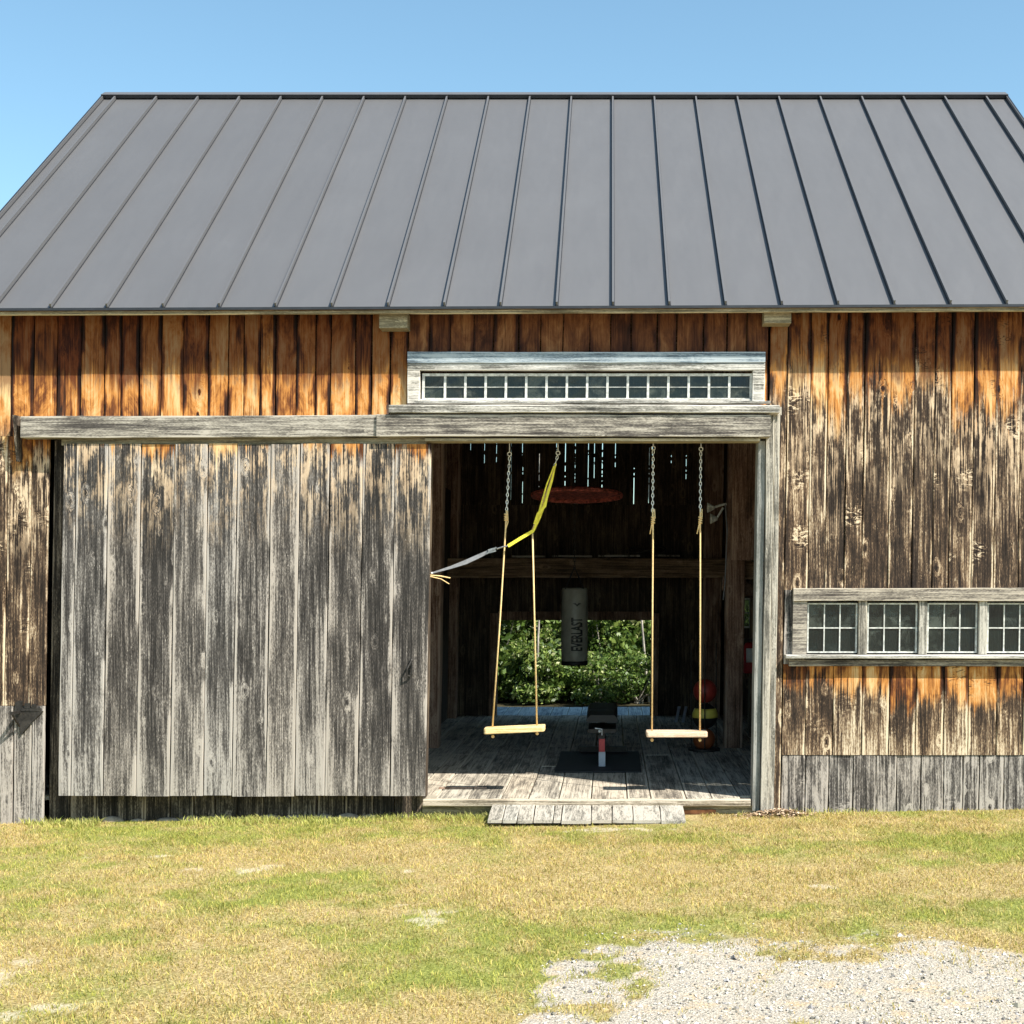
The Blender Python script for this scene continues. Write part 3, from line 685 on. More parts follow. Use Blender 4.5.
# sliding door
m=MB(); dx0,dx1=PX(61,-.1),PX(428.5,-.1); dz0,dz1=PZ(796,-.1),PZ(444,-.1)
pe=[61,74,106,139,173,206,235,269,298,328,361,393,429]
for a,b in zip(pe[:-1],pe[1:]):
    m.plank((PX(a,-.1)+.003,-.1+R(-.004,.004),dz0+R(-.004,.004)),(0,0,dz1-dz0),(PX(b,-.1)-PX(a,-.1)-.006,0,0),(0,.024,0),14,.0025,.002)
door=m.build('sliding_door',M['door'],barn,True)
m=MB()
for z in (dz0+.25,(dz0+dz1)/2,dz1-.2): m.box(dx0+.03,dx1-.03,-.074,-.045,z,z+.14)
m.build('door_batten',M['inner'],door,True)
m=MB(); hx=PX(412,-.11); 
m.tube([(hx+.005,-.115,PZ(660)),(hx-.022,-.135,PZ(668)),(hx-.024,-.135,PZ(674)),(hx,-.12,PZ(675)),(hx+.012,-.12,PZ(673)),(hx+.01,-.115,PZ(662))],.007,6); m.sphere((hx+.005,-.108,PZ(659.5)),.012,8)
m.build('latch_ring',M['iron'],door,True)
# guide bracket on the left wall
m=MB(); bx=PX(21); m.box(bx-.008,bx+.028,-.012,-.003,PZ(722),PZ(701)); m.box(bx+.0,bx+.16,-.02,-.004,PZ(711),PZ(708)); m.box(bx+.004,bx+.02,-.16,-.012,PZ(713),PZ(710)); m.obox((bx+.012,-.15,PZ(711)),(bx+.012,-.01,PZ(726)),.012,.012)
m.box(bx+.05,bx+.09,-.022,-.004,PZ(708),PZ(703)); m.box(bx+.10,bx+.13,-.022,-.004,PZ(708),PZ(704))
shadow_plate=[(18,702),(24,702),(24.5,710),(46,711),(36,721),(24,735),(22,724),(18,722)]  # flat dark plate shaped like the bracket's cast shadow
m.add([(PX(a),-.016,PZ(b)) for a,b in shadow_plate]+[(PX(a),-.004,PZ(b)) for a,b in shadow_plate],[tuple(range(8)),tuple(range(15,7,-1))]+[(i,i+8,(i+1)%8+8,(i+1)%8) for i in range(8)])
m.build('door_guide_bracket',M['iron'],barn,True)

# floor
m=MB(); e=edges(XL+.04,XR-.04,.17,.27)
for a,b in zip(e[:-1],e[1:]):
    y=-.01 if a>PX(420) and b<PX(762) else .11
    while y<YB-.01:
        y2=min(y+R(1.2,3.2),YB)
        if YB-y2<.4:y2=YB
        m.plank((a+.004,y+.003,FLOOR+R(-.003,.003)),(0,y2-y-.006,0),(b-a-.008,0,0),(0,0,-.03),8,.001,.001); y=y2
m.build('floor',M['floor'],barn,False)
m=MB(); e=edges(PX(470,6.4),PX(700,6.4),.16,.22)
for a,b in zip(e[:-1],e[1:]): m.plank((a+.004,YB+.004,FLOOR-.002+R(-.003,.003)),(0,1.1,0),(b-a-.008,0,0),(0,0,-.03),8,.001,.001)
m.build('back_deck',M['deck'],barn,False)
m=MB(); m.plank((PX(424),-.05,FLOOR-.052),(PX(750)-PX(424),0,0),(0,0,.047),(0,.05,0),18,.002,.003); m.build('door_sill',M['sillw'],barn,False)
m=MB(); m.box(PX(422),PX(757),.02,.2,-.1,FLOOR-.055); m.build('sill_beam',M['soffit'],barn,False)
m=MB(); m.plank((PX(684),.0,-.02),(PX(716)-PX(684),0,0),(0,0,.055),(0,.018,0),8,.003,.003); m.build('patch_board',M['clay'],barn,False)

# timber frame inside
def postb(x0,x1,y,z0,z1,mat='inner_post',d=.18,nm='post'):
    m=MB(); m.plank((x0,y,z0),(0,0,z1-z0),(x1-x0,0,0),(0,d,0),14,.004,.004,cham=.01); return m.build(nm,M[mat],barn,True)
postb(PX(426.5,3.0),PX(441,3.0),3.0,FLOOR,zroof(3.0)-.1)
postb(PX(727,3.0),PX(745,3.0),3.0,FLOOR,zroof(3.0)-.1)
postb(PX(703,5.8),PX(722,5.8),5.8,FLOOR,zroof(5.8)-.1)
postb(PX(443,5.8),PX(458,5.8),5.8,FLOOR,zroof(5.8)-.1)
postb(PX(752,3.9),PX(768,3.9),3.9,FLOOR,zroof(3.9)-.1,'inner')
m=MB(); m.plank((PX(731,2.6),2.6,PZ(560,2.6)),(0,0,PZ(440,2.6)-PZ(560,2.6)+.4),(.30,0,0),(0,.03,0),8,.003,.003); m.build('hanging_plank',M['inner_post'],barn,True)
m=MB(); m.plank((XL+.05,5.55,PZ(578,5.5)),(XR-XL-.1,0,0),(0,0,PZ(558,5.5)-PZ(578,5.5)),(0,.2,0),18,.004,.004,cham=.012)
m.plank((PX(728,3.2),3.19,PZ(579,3.2)),(XR-PX(728,3.2)-.05,0,0),(0,0,PZ(562,3.2)-PZ(579,3.2)),(0,.18,0),8,.004,.004,cham=.012)
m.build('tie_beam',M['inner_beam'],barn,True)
m=MB(); m.tube([(PX(722,3.3),3.3,PZ(583,3.3)),(PX(738,3.3),3.3,PZ(584,3.3)),(PX(755,3.3),3.3,PZ(592,3.3)),(PX(775,3.3),3.3,PZ(612,3.3))],.075,8); m.build('knee_brace',M['inner_post'],barn,True,True)
# swing beam just inside the door
m=MB(); m.box(PX(420),PX(765),.17,.33,PZ(438,.25),PZ(438,.25)+.2); m.build('swing_beam',M['inner_post'],barn,True)
# stall partition on the left
m=MB(); y=.16
while y<YB-.05:
    y2=y+R(.18,.28); y2=min(y2,YB-.02)
    m.box(-1.90,-1.875+R(0,.006),y,y2-.004,FLOOR,2.75); y=y2
m.build('stall_partition',M['inner'],barn,True)
# purlins / rafters
m=MB()
for x in (-4,-2.8,-1.6,-.4,.8,2.0,3.2):
    m.obox((x,.06,zroof(.06)-.12),(x,3.33,zroof(3.33)-.12),.1,.12); m.obox((x,6.15,zroof(6.15)-.12),(x,3.37,zroof(3.37)-.12),.1,.12)
m.build('rafters',M['inner_beam'],barn,True)

# ------------------------------------------------------------------ ramp and bits outside
t=empty('ramp',(PX(586),-.2,.02)); tag(t,'short pale grey plank ramp on the grass below the open barn doorway','ramp')
e=[487,502,517,533,553,561,591,612,633,661,686]
m=MB()
for a,b in zip(e[:-1],e[1:]):
    xa,xb=PX(a,-.38),PX(b,-.38); f=.985
    m.plank((xa+.003+R(0,.002),-.40+R(-.012,.012),.030+R(-.003,.003)),(R(-.003,.003),.36,.052),(xb-xa-.007,0,0),(0,0,-.022),6,.002,.001)
m.build('planks',M['ramp'],t)
m=MB(); m.box(PX(492),PX(680),-.30,-.26,-.02,.026); m.box(PX(492),PX(680),-.10,-.06,-.02,.05); m.build('cleat',M['inner'],t)

# ------------------------------------------------------------------ swings
def chain_mb(a,b,ll=.034,r=.0032,w=.016):
    m=MB(); a=Vector(a); b=Vector(b); L=(b-a).length; n=max(2,int(L/(ll*.78))); d=(b-a)/L
    u=d.cross(Vector((0,1,0))).normalized(); v=u.cross(d)
    for i in range(n):
        c=a+(b-a)*((i+.5)/n); s=u if i%2==0 else v; pts=[]
        for k in range(10):
            t_=2*math.pi*k/10; pts.append(c+d*math.sin(t_)*ll/2+s*math.cos(t_)*w/2)
        m.tube(pts,r,5,closed=True)
    return m
SY=.25
def seatplank(nm,mat,t,x0,x1,z,tilt,d=.17):
    m=MB(); zc=z; pr=[]
    n=10; rx=.02
    # rounded-corner plank
    out=[]
    for cx_,cy_,s in ((x1-rx,SY+d/2-rx,0),(x0+rx,SY+d/2-rx,1),(x0+rx,SY-d/2+rx,2),(x1-rx,SY-d/2+rx,3)):
        for k in range(4):
            a=math.pi/2*(s+k/3); out.append((cx_+rx*math.cos(a),cy_+rx*math.sin(a)))
    N_=len(out); vs=[];fs=[]
    for (ins,zz) in ((.004,-.02),(0,-.015),(0,.015),(.004,.02)):
        for (x,y) in out:
            cx_=(x0+x1)/2; x_=cx_+(x-cx_)*(1-ins*4); y_=SY+(y-SY)*(1-ins*6)
            vs.append((x_,y_,zc+zz+tilt*(x-x0)))
    for i in range(3):
        for k in range(N_): k2=(k+1)%N_; fs.append((i*N_+k,i*N_+k2,(i+1)*N_+k2,(i+1)*N_+k))
    fs.append(tuple(range(N_-1,-1,-1))); fs.append(tuple(range(3*N_,4*N_)))
    m.add(vs,fs); return m.build(nm,M[mat],t)
topz=PZ(438,SY)+.0
# left swing, pulled aside by the strap
t1=empty('swing',(PX(515,SY),SY,PZ(727,SY))); tag(t1,'plank swing on tan ropes pulled crooked by a yellow strap','swing','wooden swings hanging in the doorway')
seatplank('seat','swing_wood2',t1,PX(484.5,SY),PX(545,SY),PZ(730.5,SY),.045)
def eye(t,px,py):
    m=MB(); x=PX(px,SY); z=PZ(py,SY); m.tube([(x+.014*math.cos(a),SY,z+.014*math.sin(a)) for a in np.linspace(0,2*math.pi,12,endpoint=False)],.0042,6,closed=True); m.tube([(x,SY,z+.014),(x,SY,topz)],.004,6); m.build('eye_bolt',M['chain'],t)
def rope(t,pts,r=.0062,mat='rope',nm='rope'):
    m=MB(); m.tube([(PX(a,SY),SY,PZ(b,SY)) for a,b in pts],r,8); m.build(nm,M[mat],t,False,True)
def knot(t,px,py,mat='rope',r=.012):
    m=MB(); 
    for i in range(4): 
        c=Vector((PX(px,SY),SY,PZ(py+i*2-3,SY))); m.tube([(c.x+r*math.cos(a),c.y+r*.8*math.sin(a),c.z+r*.25*math.sin(a+i)) for a in np.linspace(0,2*math.pi,10,endpoint=False)],.005,6,closed=True)
    m.build('knot',M[mat],t,False,True)
eye(t1,509.5,454); chain_mb((PX(509.5,SY),SY,PZ(457,SY)),(PX(506.5,SY),SY,PZ(511,SY))).build('chain',M['chain'],t1)
rope(t1,[(506.5,510),(505.5,530),(500,620),(492.5,727)]); knot(t1,506,517,'rope'); rope(t1,[(507.5,511),(508,522),(505.5,530)],.004)
m=MB(); m.tube([(PX(492,SY)+.012*math.cos(a),SY+.03+.0*a,PZ(733,SY)+.0*a) for a in (0,1,2)],.006,6)
rope(t1,[(532.5,530),(534,600),(537,726)])
eye(t1,558,453); chain_mb((PX(557.5,SY),SY,PZ(456,SY)),(PX(554.5,SY),SY,PZ(467,SY))).build('chain',M['chain'],t1)
rope(t1,[(555,465),(549,486),(541,508),(536,520),(532.5,530)],.006)
for px,py in ((492.8,734),(537.2,731)): 
    m=MB(); m.sphere((PX(px,SY),SY,PZ(py+2.5,SY)),.013,8); m.build('knot',M['rope'],t1,False,True)
# right swing
t2=empty('swing',(PX(676,SY),SY,PZ(733,SY))); tag(t2,'plank swing hanging level and straight from two chains and ropes','swing','wooden swings hanging in the doorway')
seatplank('seat','swing_wood',t2,PX(646,SY),PX(707,SY),PZ(733.5,SY),0)
eye(t2,653.3,448); chain_mb((PX(653.3,SY),SY,PZ(450,SY)),(PX(652.5,SY),SY,PZ(512,SY))).build('chain',M['chain'],t2)
eye(t2,701,449); chain_mb((PX(700.8,SY),SY,PZ(452,SY)),(PX(700.2,SY),SY,PZ(512,SY))).build('chain',M['chain'],t2)
for px,py in ((653,520),(700.3,520)): knot(t2,px,py)
rope(t2,[(652.6,509),(653,522),(652.5,600),(652,731)]); rope(t2,[(700.4,509),(700.2,522),(700.2,600),(700,731)])
rope(t2,[(654.5,509),(655,518),(652,523),(650,534)],.0045,nm='rope_end'); rope(t2,[(702,509),(702,518),(699,525),(697,534)],.0045,nm='rope_end')
for px in (652,700): 
    m=MB(); m.sphere((PX(px,SY),SY,PZ(740,SY)),.013,8); m.build('knot',M['rope'],t2,False,True)

# strap
t3=empty('strap',(PX(508,SY),SY,PZ(548,SY))); tag(t3,'yellow and grey ratchet strap stretched from the door to the crooked swing','strap')
def ribbon(pts,w,nm,mat,th=.003):
    m=MB(); P=[Vector((PX(a,y),y,PZ(b,y))) for a,b,y in pts]
    vs=[];fs=[]
    for i,p in enumerate(P):
        d=(P[min(i+1,len(P)-1)]-P[max(i-1,0)]).normalized(); u=d.cross(Vector((0,1,0))).normalized(); k=w[i] if hasattr(w,'__len__') else w
        tw=Vector((0,.35,0))
        for a,b in ((-1,-1),(1,-1),(1,1),(-1,1)): vs.append(p+(u+tw*.3)*a*k/2+Vector((0,1,0))*b*th/2)
    for i in range(len(P)-1):
        for k in range(4): k2=(k+1)%4; fs.append((i*4+k,i*4+k2,(i+1)*4+k2,(i+1)*4+k))
    fs.append((3,2,1,0)); n_=len(P)*4; fs.append((n_-4,n_-3,n_-2,n_-1)); m.add(vs,fs); return m.build(nm,M[mat],t3)
S_=SY-.016
ribbon([(556,463,S_),(552,480,S_),(546,500,S_),(539,518,S_),(533,532,S_)],[.008,.016,.020,.024,.014],'webbing','yellow')
ribbon([(554,466,S_-.012),(547,484,S_-.012),(541,505,S_-.012),(535,527,S_-.012)],[.008,.010,.012,.012],'webbing','yellow')
ribbon([(548,494,S_-.02),(545,506,S_-.03),(538,514,S_-.03),(534,524,S_-.02)],[.01,.02,.02,.01],'webbing','yellow')
ribbon([(533,531,S_),(521,538,S_-.01),(508,546,S_-.02)],.024,'webbing','yellow')
ribbon([(494,549,S_-.03),(478,556.5,S_-.04),(466,562,S_-.055),(452,567,S_-.07),(432,573,S_-.1)],[.020,.030,.032,.022,.010],'webbing','greyweb',.006)
m=MB(); m.obox((PX(489,S_),S_-.04,PZ(551.5,S_)),(PX(496,S_),S_-.035,PZ(549.5,S_)),.016,.030); m.obox((PX(487,S_),S_-.045,PZ(554,S_)),(PX(497,S_),S_-.05,PZ(547.5,S_)),.008,.01); m.tube([(PX(497,S_),S_-.03,PZ(549,S_)),(PX(503,S_),S_-.025,PZ(547,S_)),(PX(508,S_),S_-.02,PZ(546,S_))],.006,6); m.build('buckle',M['buckle'],t3)
m=MB(); m.tube([(PX(432,.1),.13,PZ(573,.1)),(PX(428,.1),.11,PZ(573,.1)),(PX(424,.1),.06,PZ(572,.1))],.006,6); m.build('hook',M['chain'],t3)

m=MB(); m.tube([(PX(428,.1),.08,PZ(575,.1)),(PX(440,.1),.10,PZ(576,.1)),(PX(450,.1),.12,PZ(578,.1))],.005,6); m.tube([(PX(428,.1),.08,PZ(576,.1)),(PX(441,.1),.10,PZ(579,.1)),(PX(449,.1),.11,PZ(584,.1))],.004,6); m.build('cord_end',M['rope'],t3)
# ------------------------------------------------------------------ inside things
# punching bag
by=4.4; bxc=PX(574.5,by); zt_,zb_=PZ(588,by),PZ(665.5,by); rr=13.2*(D+by)/F
t=empty('punching_bag',(bxc,by,zb_)); tag(t,'worn grey punching bag with black lettering hanging in the dark barn','punching bag')
m=MB(); m.lathe((bxc,by,0),[(rr*.55,zb_),(rr*.86,zb_+.012),(rr*.97,zb_+.035),(rr,zb_+.08),(rr*1.015,zb_+.25),(rr,zb_+.5),(rr*.985,zt_-.02),(rr*.9,zt_)],32); m.build('body',M['bag'],t,False,True)
m=MB(); m.lathe((bxc,by,0),[(rr*1.0,zb_+.004),(rr*1.008,zb_+.02),(rr*1.012,zb_+.05)],32); m.build('bottom_band',M['black'],t,False,True)
m=MB()
for k in range(4):
    a=math.pi/4+k*math.pi/2; m.tube([(bxc+rr*.9*math.cos(a),by+rr*.9*math.sin(a),zt_-.09),(bxc+rr*.93*math.cos(a),by+rr*.93*math.sin(a),zt_),(bxc,by,zt_+.22)],.006,5)
m.build('straps',M['black'],t)
chain_mb((bxc,by,zt_+.2),(bxc,by,3.6),.05,.004,.02).build('chain',M['iron'],t)
cu=bpy.data.curves.new('lettering','FONT'); cu.body='EVERLAST'; cu.size=.13; cu.extrude=0; cu.align_x='CENTER'; cu.align_y='CENTER'; cu.resolution_u=3; cu.offset=.004
to=bpy.data.objects.new('lettering_src',cu); COL.objects.link(to); dg=bpy.context.evaluated_depsgraph_get(); dg.update()
mm=to.evaluated_get(dg).to_mesh(); bm=bmesh.new(); bm.from_mesh(mm); bmesh.ops.triangulate(bm,faces=bm.faces[:]); bmesh.ops.subdivide_edges(bm,edges=bm.edges[:],cuts=3,use_grid_fill=True); bmesh.ops.triangulate(bm,faces=bm.faces[:]); mm=bpy.data.meshes.new('tmp'); bm.to_mesh(mm); bm.free(); vs=[tuple(v.co) for v in mm.vertices]; fs=[tuple(p.vertices) for p in mm.polygons]
xs_=[v[0] for v in vs]; wdt=max(xs_)-min(xs_); hh=max(v[1] for v in vs)-min(v[1] for v in vs)
H=33*(D+by)/F; Wd=11.5*(D+by)/F
m=MB(); V2=[]
for v in vs:
    up=v[0]/wdt*H; side=-v[1]/hh*Wd+.035
    th=side/rr; V2.append((bxc+(rr*1.02+.004)*math.sin(th),by-(rr*1.02+.004)*math.cos(th),PZ(634,by)+up))
m.add(V2,fs); m.build('lettering',M['print'],t); bpy.data.objects.remove(to)
m=MB(); V2=[]; 
for a,b in ((-1,.1),(-.4,-.1),(0,-.5),(.4,-.1),(1,.1),(.35,.25),(0,-.1),(-.35,.25)):
    th=(a*.048+.03)/rr; V2.append((bxc+(rr*1.02+.004)*math.sin(th),by-(rr*1.02+.004)*math.cos(th),PZ(604,by)+b*.05))
m.add(V2,[(0,1,7),(1,2,6,7),(2,3,5,6),(3,4,5)]); m.build('emblem',M['print'],t)

# weight bench + mat
wy=1.62; wxc=PX(602,wy)
t=empty('exercise_mat',(PX(600,2),2,FLOOR)); tag(t,'dark rubber mat lying on the barn floor under the bench','mat')
m=MB(); m.plank((PX(558,2),1.32,FLOOR+.012),(0,1.35,0),(PX(640,2)-PX(558,2),0,0),(0,0,-.010),8,.003,.0005); m.build('mat',M['mat'],t)
t=empty('weight_bench',(wxc,wy,FLOOR+.012)); tag(t,'black padded weight bench with red and steel post on the dark mat','bench')
zb=FLOOR+.012; zs=PZ(722,wy)
def pad(mb,x,y0,y1,z,w,th):
    mb.plank((x-w/2,y0,z+th),(0,y1-y0,0),(w,0,0),(0,0,-th),6,.0,.0,cham=th*.35)
m=MB(); pad(m,wxc,wy-.03,wy+.42,zs,.26,.06); m.build('seat',M['black'],t)
m=MB(); pad(m,wxc,wy+.46,wy+1.15,zs+.0,.27,.06); m.build('backrest',M['black'],t)
m=MB(); m.plank((wxc-.12,wy-.015,zs-.06),(0,.5,0),(.24,0,0),(0,0,-.03),2,0,0); m.build('seat_frame',M['iron'],t)
m=MB(); m.box(wxc-.028,wxc+.028,wy,wy+.06,zb,PZ(752,wy)); m.build('leg',M['steel'],t)
m=MB(); m.box(wxc-.026,wxc+.024,wy+.004,wy+.056,PZ(752,wy)+.001,PZ(739,wy)); m.build('post_sleeve',M['red'],t)
m=MB(); m.box(wxc-.022,wxc+.022,wy+.008,wy+.052,PZ(739,wy)+.001,zs-.091); m.build('post',M['iron'],t)
m=MB(); m.lathe((wxc-.02,wy-.03,PZ(731,wy)),[(.006,0),(.012,.005),(.012,.02),(.005,.03)],10,axis='y'); m.tube([(wxc-.06,wy-.02,PZ(728,wy)),(wxc-.0,wy-.02,PZ(729,wy)),(wxc-.0,wy-.02,PZ(735,wy))],.005,6); m.build('adjusting_pin',M['chain'],t)
m=MB(); m.box(wxc-.025,wxc+.025,wy+.062,wy+1.0,zb+.06,zb+.11); m.box(wxc-.22,wxc+.22,wy+1.0,wy+1.05,zb,zb+.05); m.obox((wxc,wy+.95,zb+.08),(wxc,wy+.8,zs-.03),.05,.05); m.build('base_frame',M['iron'],t)

# ball stand on the right
ry=2.85; rx=PX(704,ry)
t=empty('ball_rack',(rx,ry,FLOOR)); tag(t,'thin iron ball rack standing near the right barn post','rack')
m=MB(); m.lathe((rx,ry,FLOOR),[(.15,0),(.15,.02),(.03,.025)],20); m.build('base',M['iron'],t)
m=MB()
for a in (0.5,2.6,4.7): m.tube([(rx+.135*math.cos(a),ry+.135*math.sin(a),FLOOR+.01),(rx+.135*math.cos(a),ry+.135*math.sin(a),FLOOR+1.0)],.006,6)
m.build('rods',M['iron'],t)
def ball(nm,px,py,r,mat,lab,band=None):
    x=PX(px,ry); z=PZ(py,ry); t=empty(nm,(x,ry,z-r)); tag(t,lab,'ball'); m=MB(); m.sphere((x,ry,z),r,24); m.build('shell',M[mat],t,False,True)
    if band:
        m=MB(); pr=[]; 
        for k in range(7): a=-.1+.75*k/6; pr.append((r*1.012*math.cos(a),r*1.012*math.sin(a)))
        m.lathe((x,ry,z),pr,28); m.build('band',M[band],t,False,True)
ball('ball',704,739,.105,'ballbrown','dark reddish brown ball, lowest in the rack behind the level swing')
ball('ball',705,716,.120,'black','black ball with yellow top half in the rack, below the red ball','ballyellow')
ball('ball',705,691,.112,'ballred','red ball at the top of the rack by the right post')
# skis / striped thing leaning at floor
t=empty('striped_boards',(PX(683,4.6),4.6,FLOOR)); tag(t,'two pale narrow boards leaning low beside the ball rack','boards')
for a in (676,683):
    m=MB(); m.obox((PX(a,4.6),4.6,PZ(722,4.6)),(PX(a+4,4.6),4.75,PZ(708,4.6)),.03,.015); m.build('board',M['steel'],t)

# extinguisher
ey=3.7; ex=PX(749.5,ey); t=empty('fire_extinguisher',(ex,ey,PZ(672,ey))); tag(t,'red fire extinguisher with white label on a post at right','extinguisher')
m=MB(); r=.065; zA,zB=PZ(673,ey),PZ(642,ey); m.lathe((ex,ey,0),[(r*.9,zA),(r,zA+.02),(r,zB-.06),(r*.75,zB-.02),(.02,zB)],20); m.build('cylinder',M['red'],t,False,True)
m=MB(); vs=[];
for i in range(5):
    a=-.5+i*.25
    for z in (PZ(662,ey),PZ(648,ey)): vs.append((ex+(r+.002)*math.sin(a-.1),ey-(r+.002)*math.cos(a-.1),z))
m.add(vs,[(i*2,i*2+2,i*2+3,i*2+1) for i in range(4)]); m.build('label_sticker',M['white'],t)
m=MB(); m.box(ex-.05,ex+.05,ey-.015,ey+.015,zB+.01,zB+.035); m.tube([(ex+.03,ey,zB+.01),(ex+.09,ey,zB-.05),(ex+.085,ey,zA+.1)],.01,6); m.build('handle',M['black'],t)

# clamp lamps on the post
ly=2.9; t=empty('clamp_lamp',(PX(722,ly),ly,PZ(506,ly))); tag(t,'pale metal clamp lamps fixed to the right inner post, unlit','lamp')
for (a,b,dx_) in ((711,508,-1),(714,519,-1)):
    c=Vector((PX(a,ly),ly-.05,PZ(b,ly))); m=MB(); m.lathe(c,[(.048,-.04),(.042,-.02),(.025,.01),(.015,.03)],16,axis='x'); m.build('shade',M['muntin'],t,False,True)
m=MB(); m.tube([(PX(712,ly),ly-.05,PZ(508,ly)),(PX(722,ly),ly-.02,PZ(505,ly)),(PX(726,ly),ly,PZ(504,ly))],.012,6); m.tube([(PX(716,ly),ly-.05,PZ(519,ly)),(PX(723,ly),ly-.02,PZ(508,ly))],.01,6); m.build('clamp',M['chain'],t)
m=MB(); m.tube([(PX(725,ly),ly-.02,PZ(504,ly)),(PX(727,ly),ly-.02,PZ(530,ly)),(PX(725,ly),ly-.02,PZ(580,ly)),(PX(723,ly),ly-.02,PZ(600,ly))],.006,6); m.build('cord',M['greyweb'],t)

# hanging rusty disc
dy=3.4; dx=PX(577,dy); dzz=PZ(494,dy); t=empty('hanging_disc',(dx,dy,dzz)); tag(t,'rusty red round wicker disc hanging flat high in the dark barn','hanging disc')
m=MB(); rad=45*(D+dy)/F; vs=[];fs=[]
tl=-.075
for j,(q,h) in enumerate(((0,.012),(.5,.01),(.9,.0),(1,-.02))):
    for k in range(36):
        a=2*math.pi*k/36; rr_=rad*max(q,.02)*(1+(R(-.015,.015) if q>.8 else 0)); vs.append((dx+rr_*math.cos(a),dy+rr_*math.sin(a),dzz+h+tl*rr_*math.sin(a)))
for j in range(3):
    for k in range(36): k2=(k+1)%36; fs.append((j*36+k,j*36+k2,(j+1)*36+k2,(j+1)*36+k))
fs.append(tuple(range(36))); m.add(vs,fs)
o=m.build('web',M['rust'],t); sm=o.modifiers.new('t','SOLIDIFY'); sm.thickness=.02
m=MB(); m.tube([(dx+rad*math.cos(a),dy+rad*math.sin(a),dzz-.02+tl*rad*math.sin(a)) for a in np.linspace(0,2*math.pi,36,endpoint=False)],.016,6,closed=True); m.build('rim',M['rust'],t,False,True)
m=MB()
for a in (.6,2.6,4.7): m.tube([(dx+rad*math.cos(a),dy+rad*math.sin(a),dzz),(dx,dy,dzz+1.0)],.004,5)
m.tube([(dx,dy,dzz+1.0),(dx,dy,5.9)],.004,5); m.build('hanging_cords',M['iron'],t)

# planks stored on the tie beam
for i,(a,b,p,lab) in enumerate(((512,545,556,'short grey slat lying on the left end of the tie beam'),(552,592,553,'long grey slat lying on the middle of the tie beam'),(598,640,555,'long pale slat lying on the tie beam left of the level swing'),(655,680,552,'short pale slat lying on the tie beam behind the level swing'))):
    m=MB(); zz=PZ(558,5.5)+.008+i*.003
    m.plank((PX(a,5.6),5.57+.03*(i%2),zz+.022),(PX(b,5.6)-PX(a,5.6),.05,.0),(0,.11,0),(0,0,-.02),5,.004,.002)
    tag(m.build('stored_slat',M['skirt']),lab,'slat','slats stored on the tie beam')
m=MB(); m.tube([(PX(640+18*math.cos(a)+8,5.6),5.65+.1*math.sin(a),PZ(550+3*math.sin(a*2),5.6)) for a in np.linspace(0,2*math.pi,24,endpoint=False)],.012,6,closed=True)
tag(m.build('hose_coil',M['iron'],None,False,True),'dark coil of hose lying on the tie beam','hose')
# broken stick on floor front
m=MB(); m.plank((PX(437,.3),.42,FLOOR+.014),(.36,.02,0),(0,.02,0),(0,0,-.012),6,.004,.001); tag(m.build('stick',M['inner_post']),'dark broken stick lying on the sunlit floor at left','stick')

# ------------------------------------------------------------------ woods behind
N=NT('leaf_green'); a_=N.n('ShaderNodeAttribute',attribute_name='brd'); sb=N.n('ShaderNodeSeparateXYZ'); N.l(a_.outputs['Color'],sb.inputs[0])
lc=N.ramp(sb.outputs[0],((0,(.035,.07,.012)),(.4,(.10,.17,.03)),(.7,(.24,.31,.07)),(1,(.60,.60,.34))))  # palest leaf tone paints in yellowish highlights
N.set(lc,.45,0,.5); tr=N.n('ShaderNodeBsdfTranslucent'); N.l(lc,tr.inputs[0]); mx=N.n('ShaderNodeMixShader'); mx.inputs[0].default_value=.3
N.l(N.bsdf.outputs[0],mx.inputs[1]); N.l(tr.outputs[0],mx.inputs[2]); N.l(mx.outputs[0],N.out.inputs[0]); M['leaf']=N.m
M['bark']=flat('pale_bark',(.34,.31,.27),.9,var=.5,scale=9,bump=.8)
M['bark2']=flat('brown_bark',(.10,.075,.05),.9,var=.5,scale=9,bump=.8)
def leaf_mesh(name,blobs,n,size):
    bl=np.array(blobs,dtype=float); w=bl[:,3]**2; ch=rng.choice(len(bl),n,p=w/w.sum())
    d=rng.normal(size=(n,3)); d/=np.linalg.norm(d,axis=1)[:,None]; r=rng.uniform(.35,1.0,n)**.5*rng.uniform(.75,1.1,n)
    c=bl[ch,:3]+d*r[:,None]*bl[ch,3][:,None]*np.array([1,1,.75])
    a=rng.normal(size=(n,3)); a/=np.linalg.norm(a,axis=1)[:,None]; b=np.cross(a,rng.normal(size=(n,3))); b/=np.linalg.norm(b,axis=1)[:,None]
    s=size*rng.uniform(.5,1.3,n)[:,None]; a=a*s; b=b*s*.55
    v=np.stack([c-a,c-b,c+a,c+b],1).reshape(-1,3); v[:,2]=np.maximum(v[:,2],.01)
    me=bpy.data.meshes.new(name); me.from_pydata(v.tolist(),[],(np.arange(n)[:,None]*4+np.arange(4)).tolist())
    cr=np.clip(rng.beta(2,3,n)+(bl[ch,4]-.5)*.4,0,1); at=me.color_attributes.new('brd','FLOAT_COLOR','POINT')
    c4=np.stack([cr,cr,cr,np.ones(n)],1); at.data.foreach_set('color',np.repeat(c4,4,0).astype(np.float32).ravel())
    me.materials.append(M['leaf']); return me
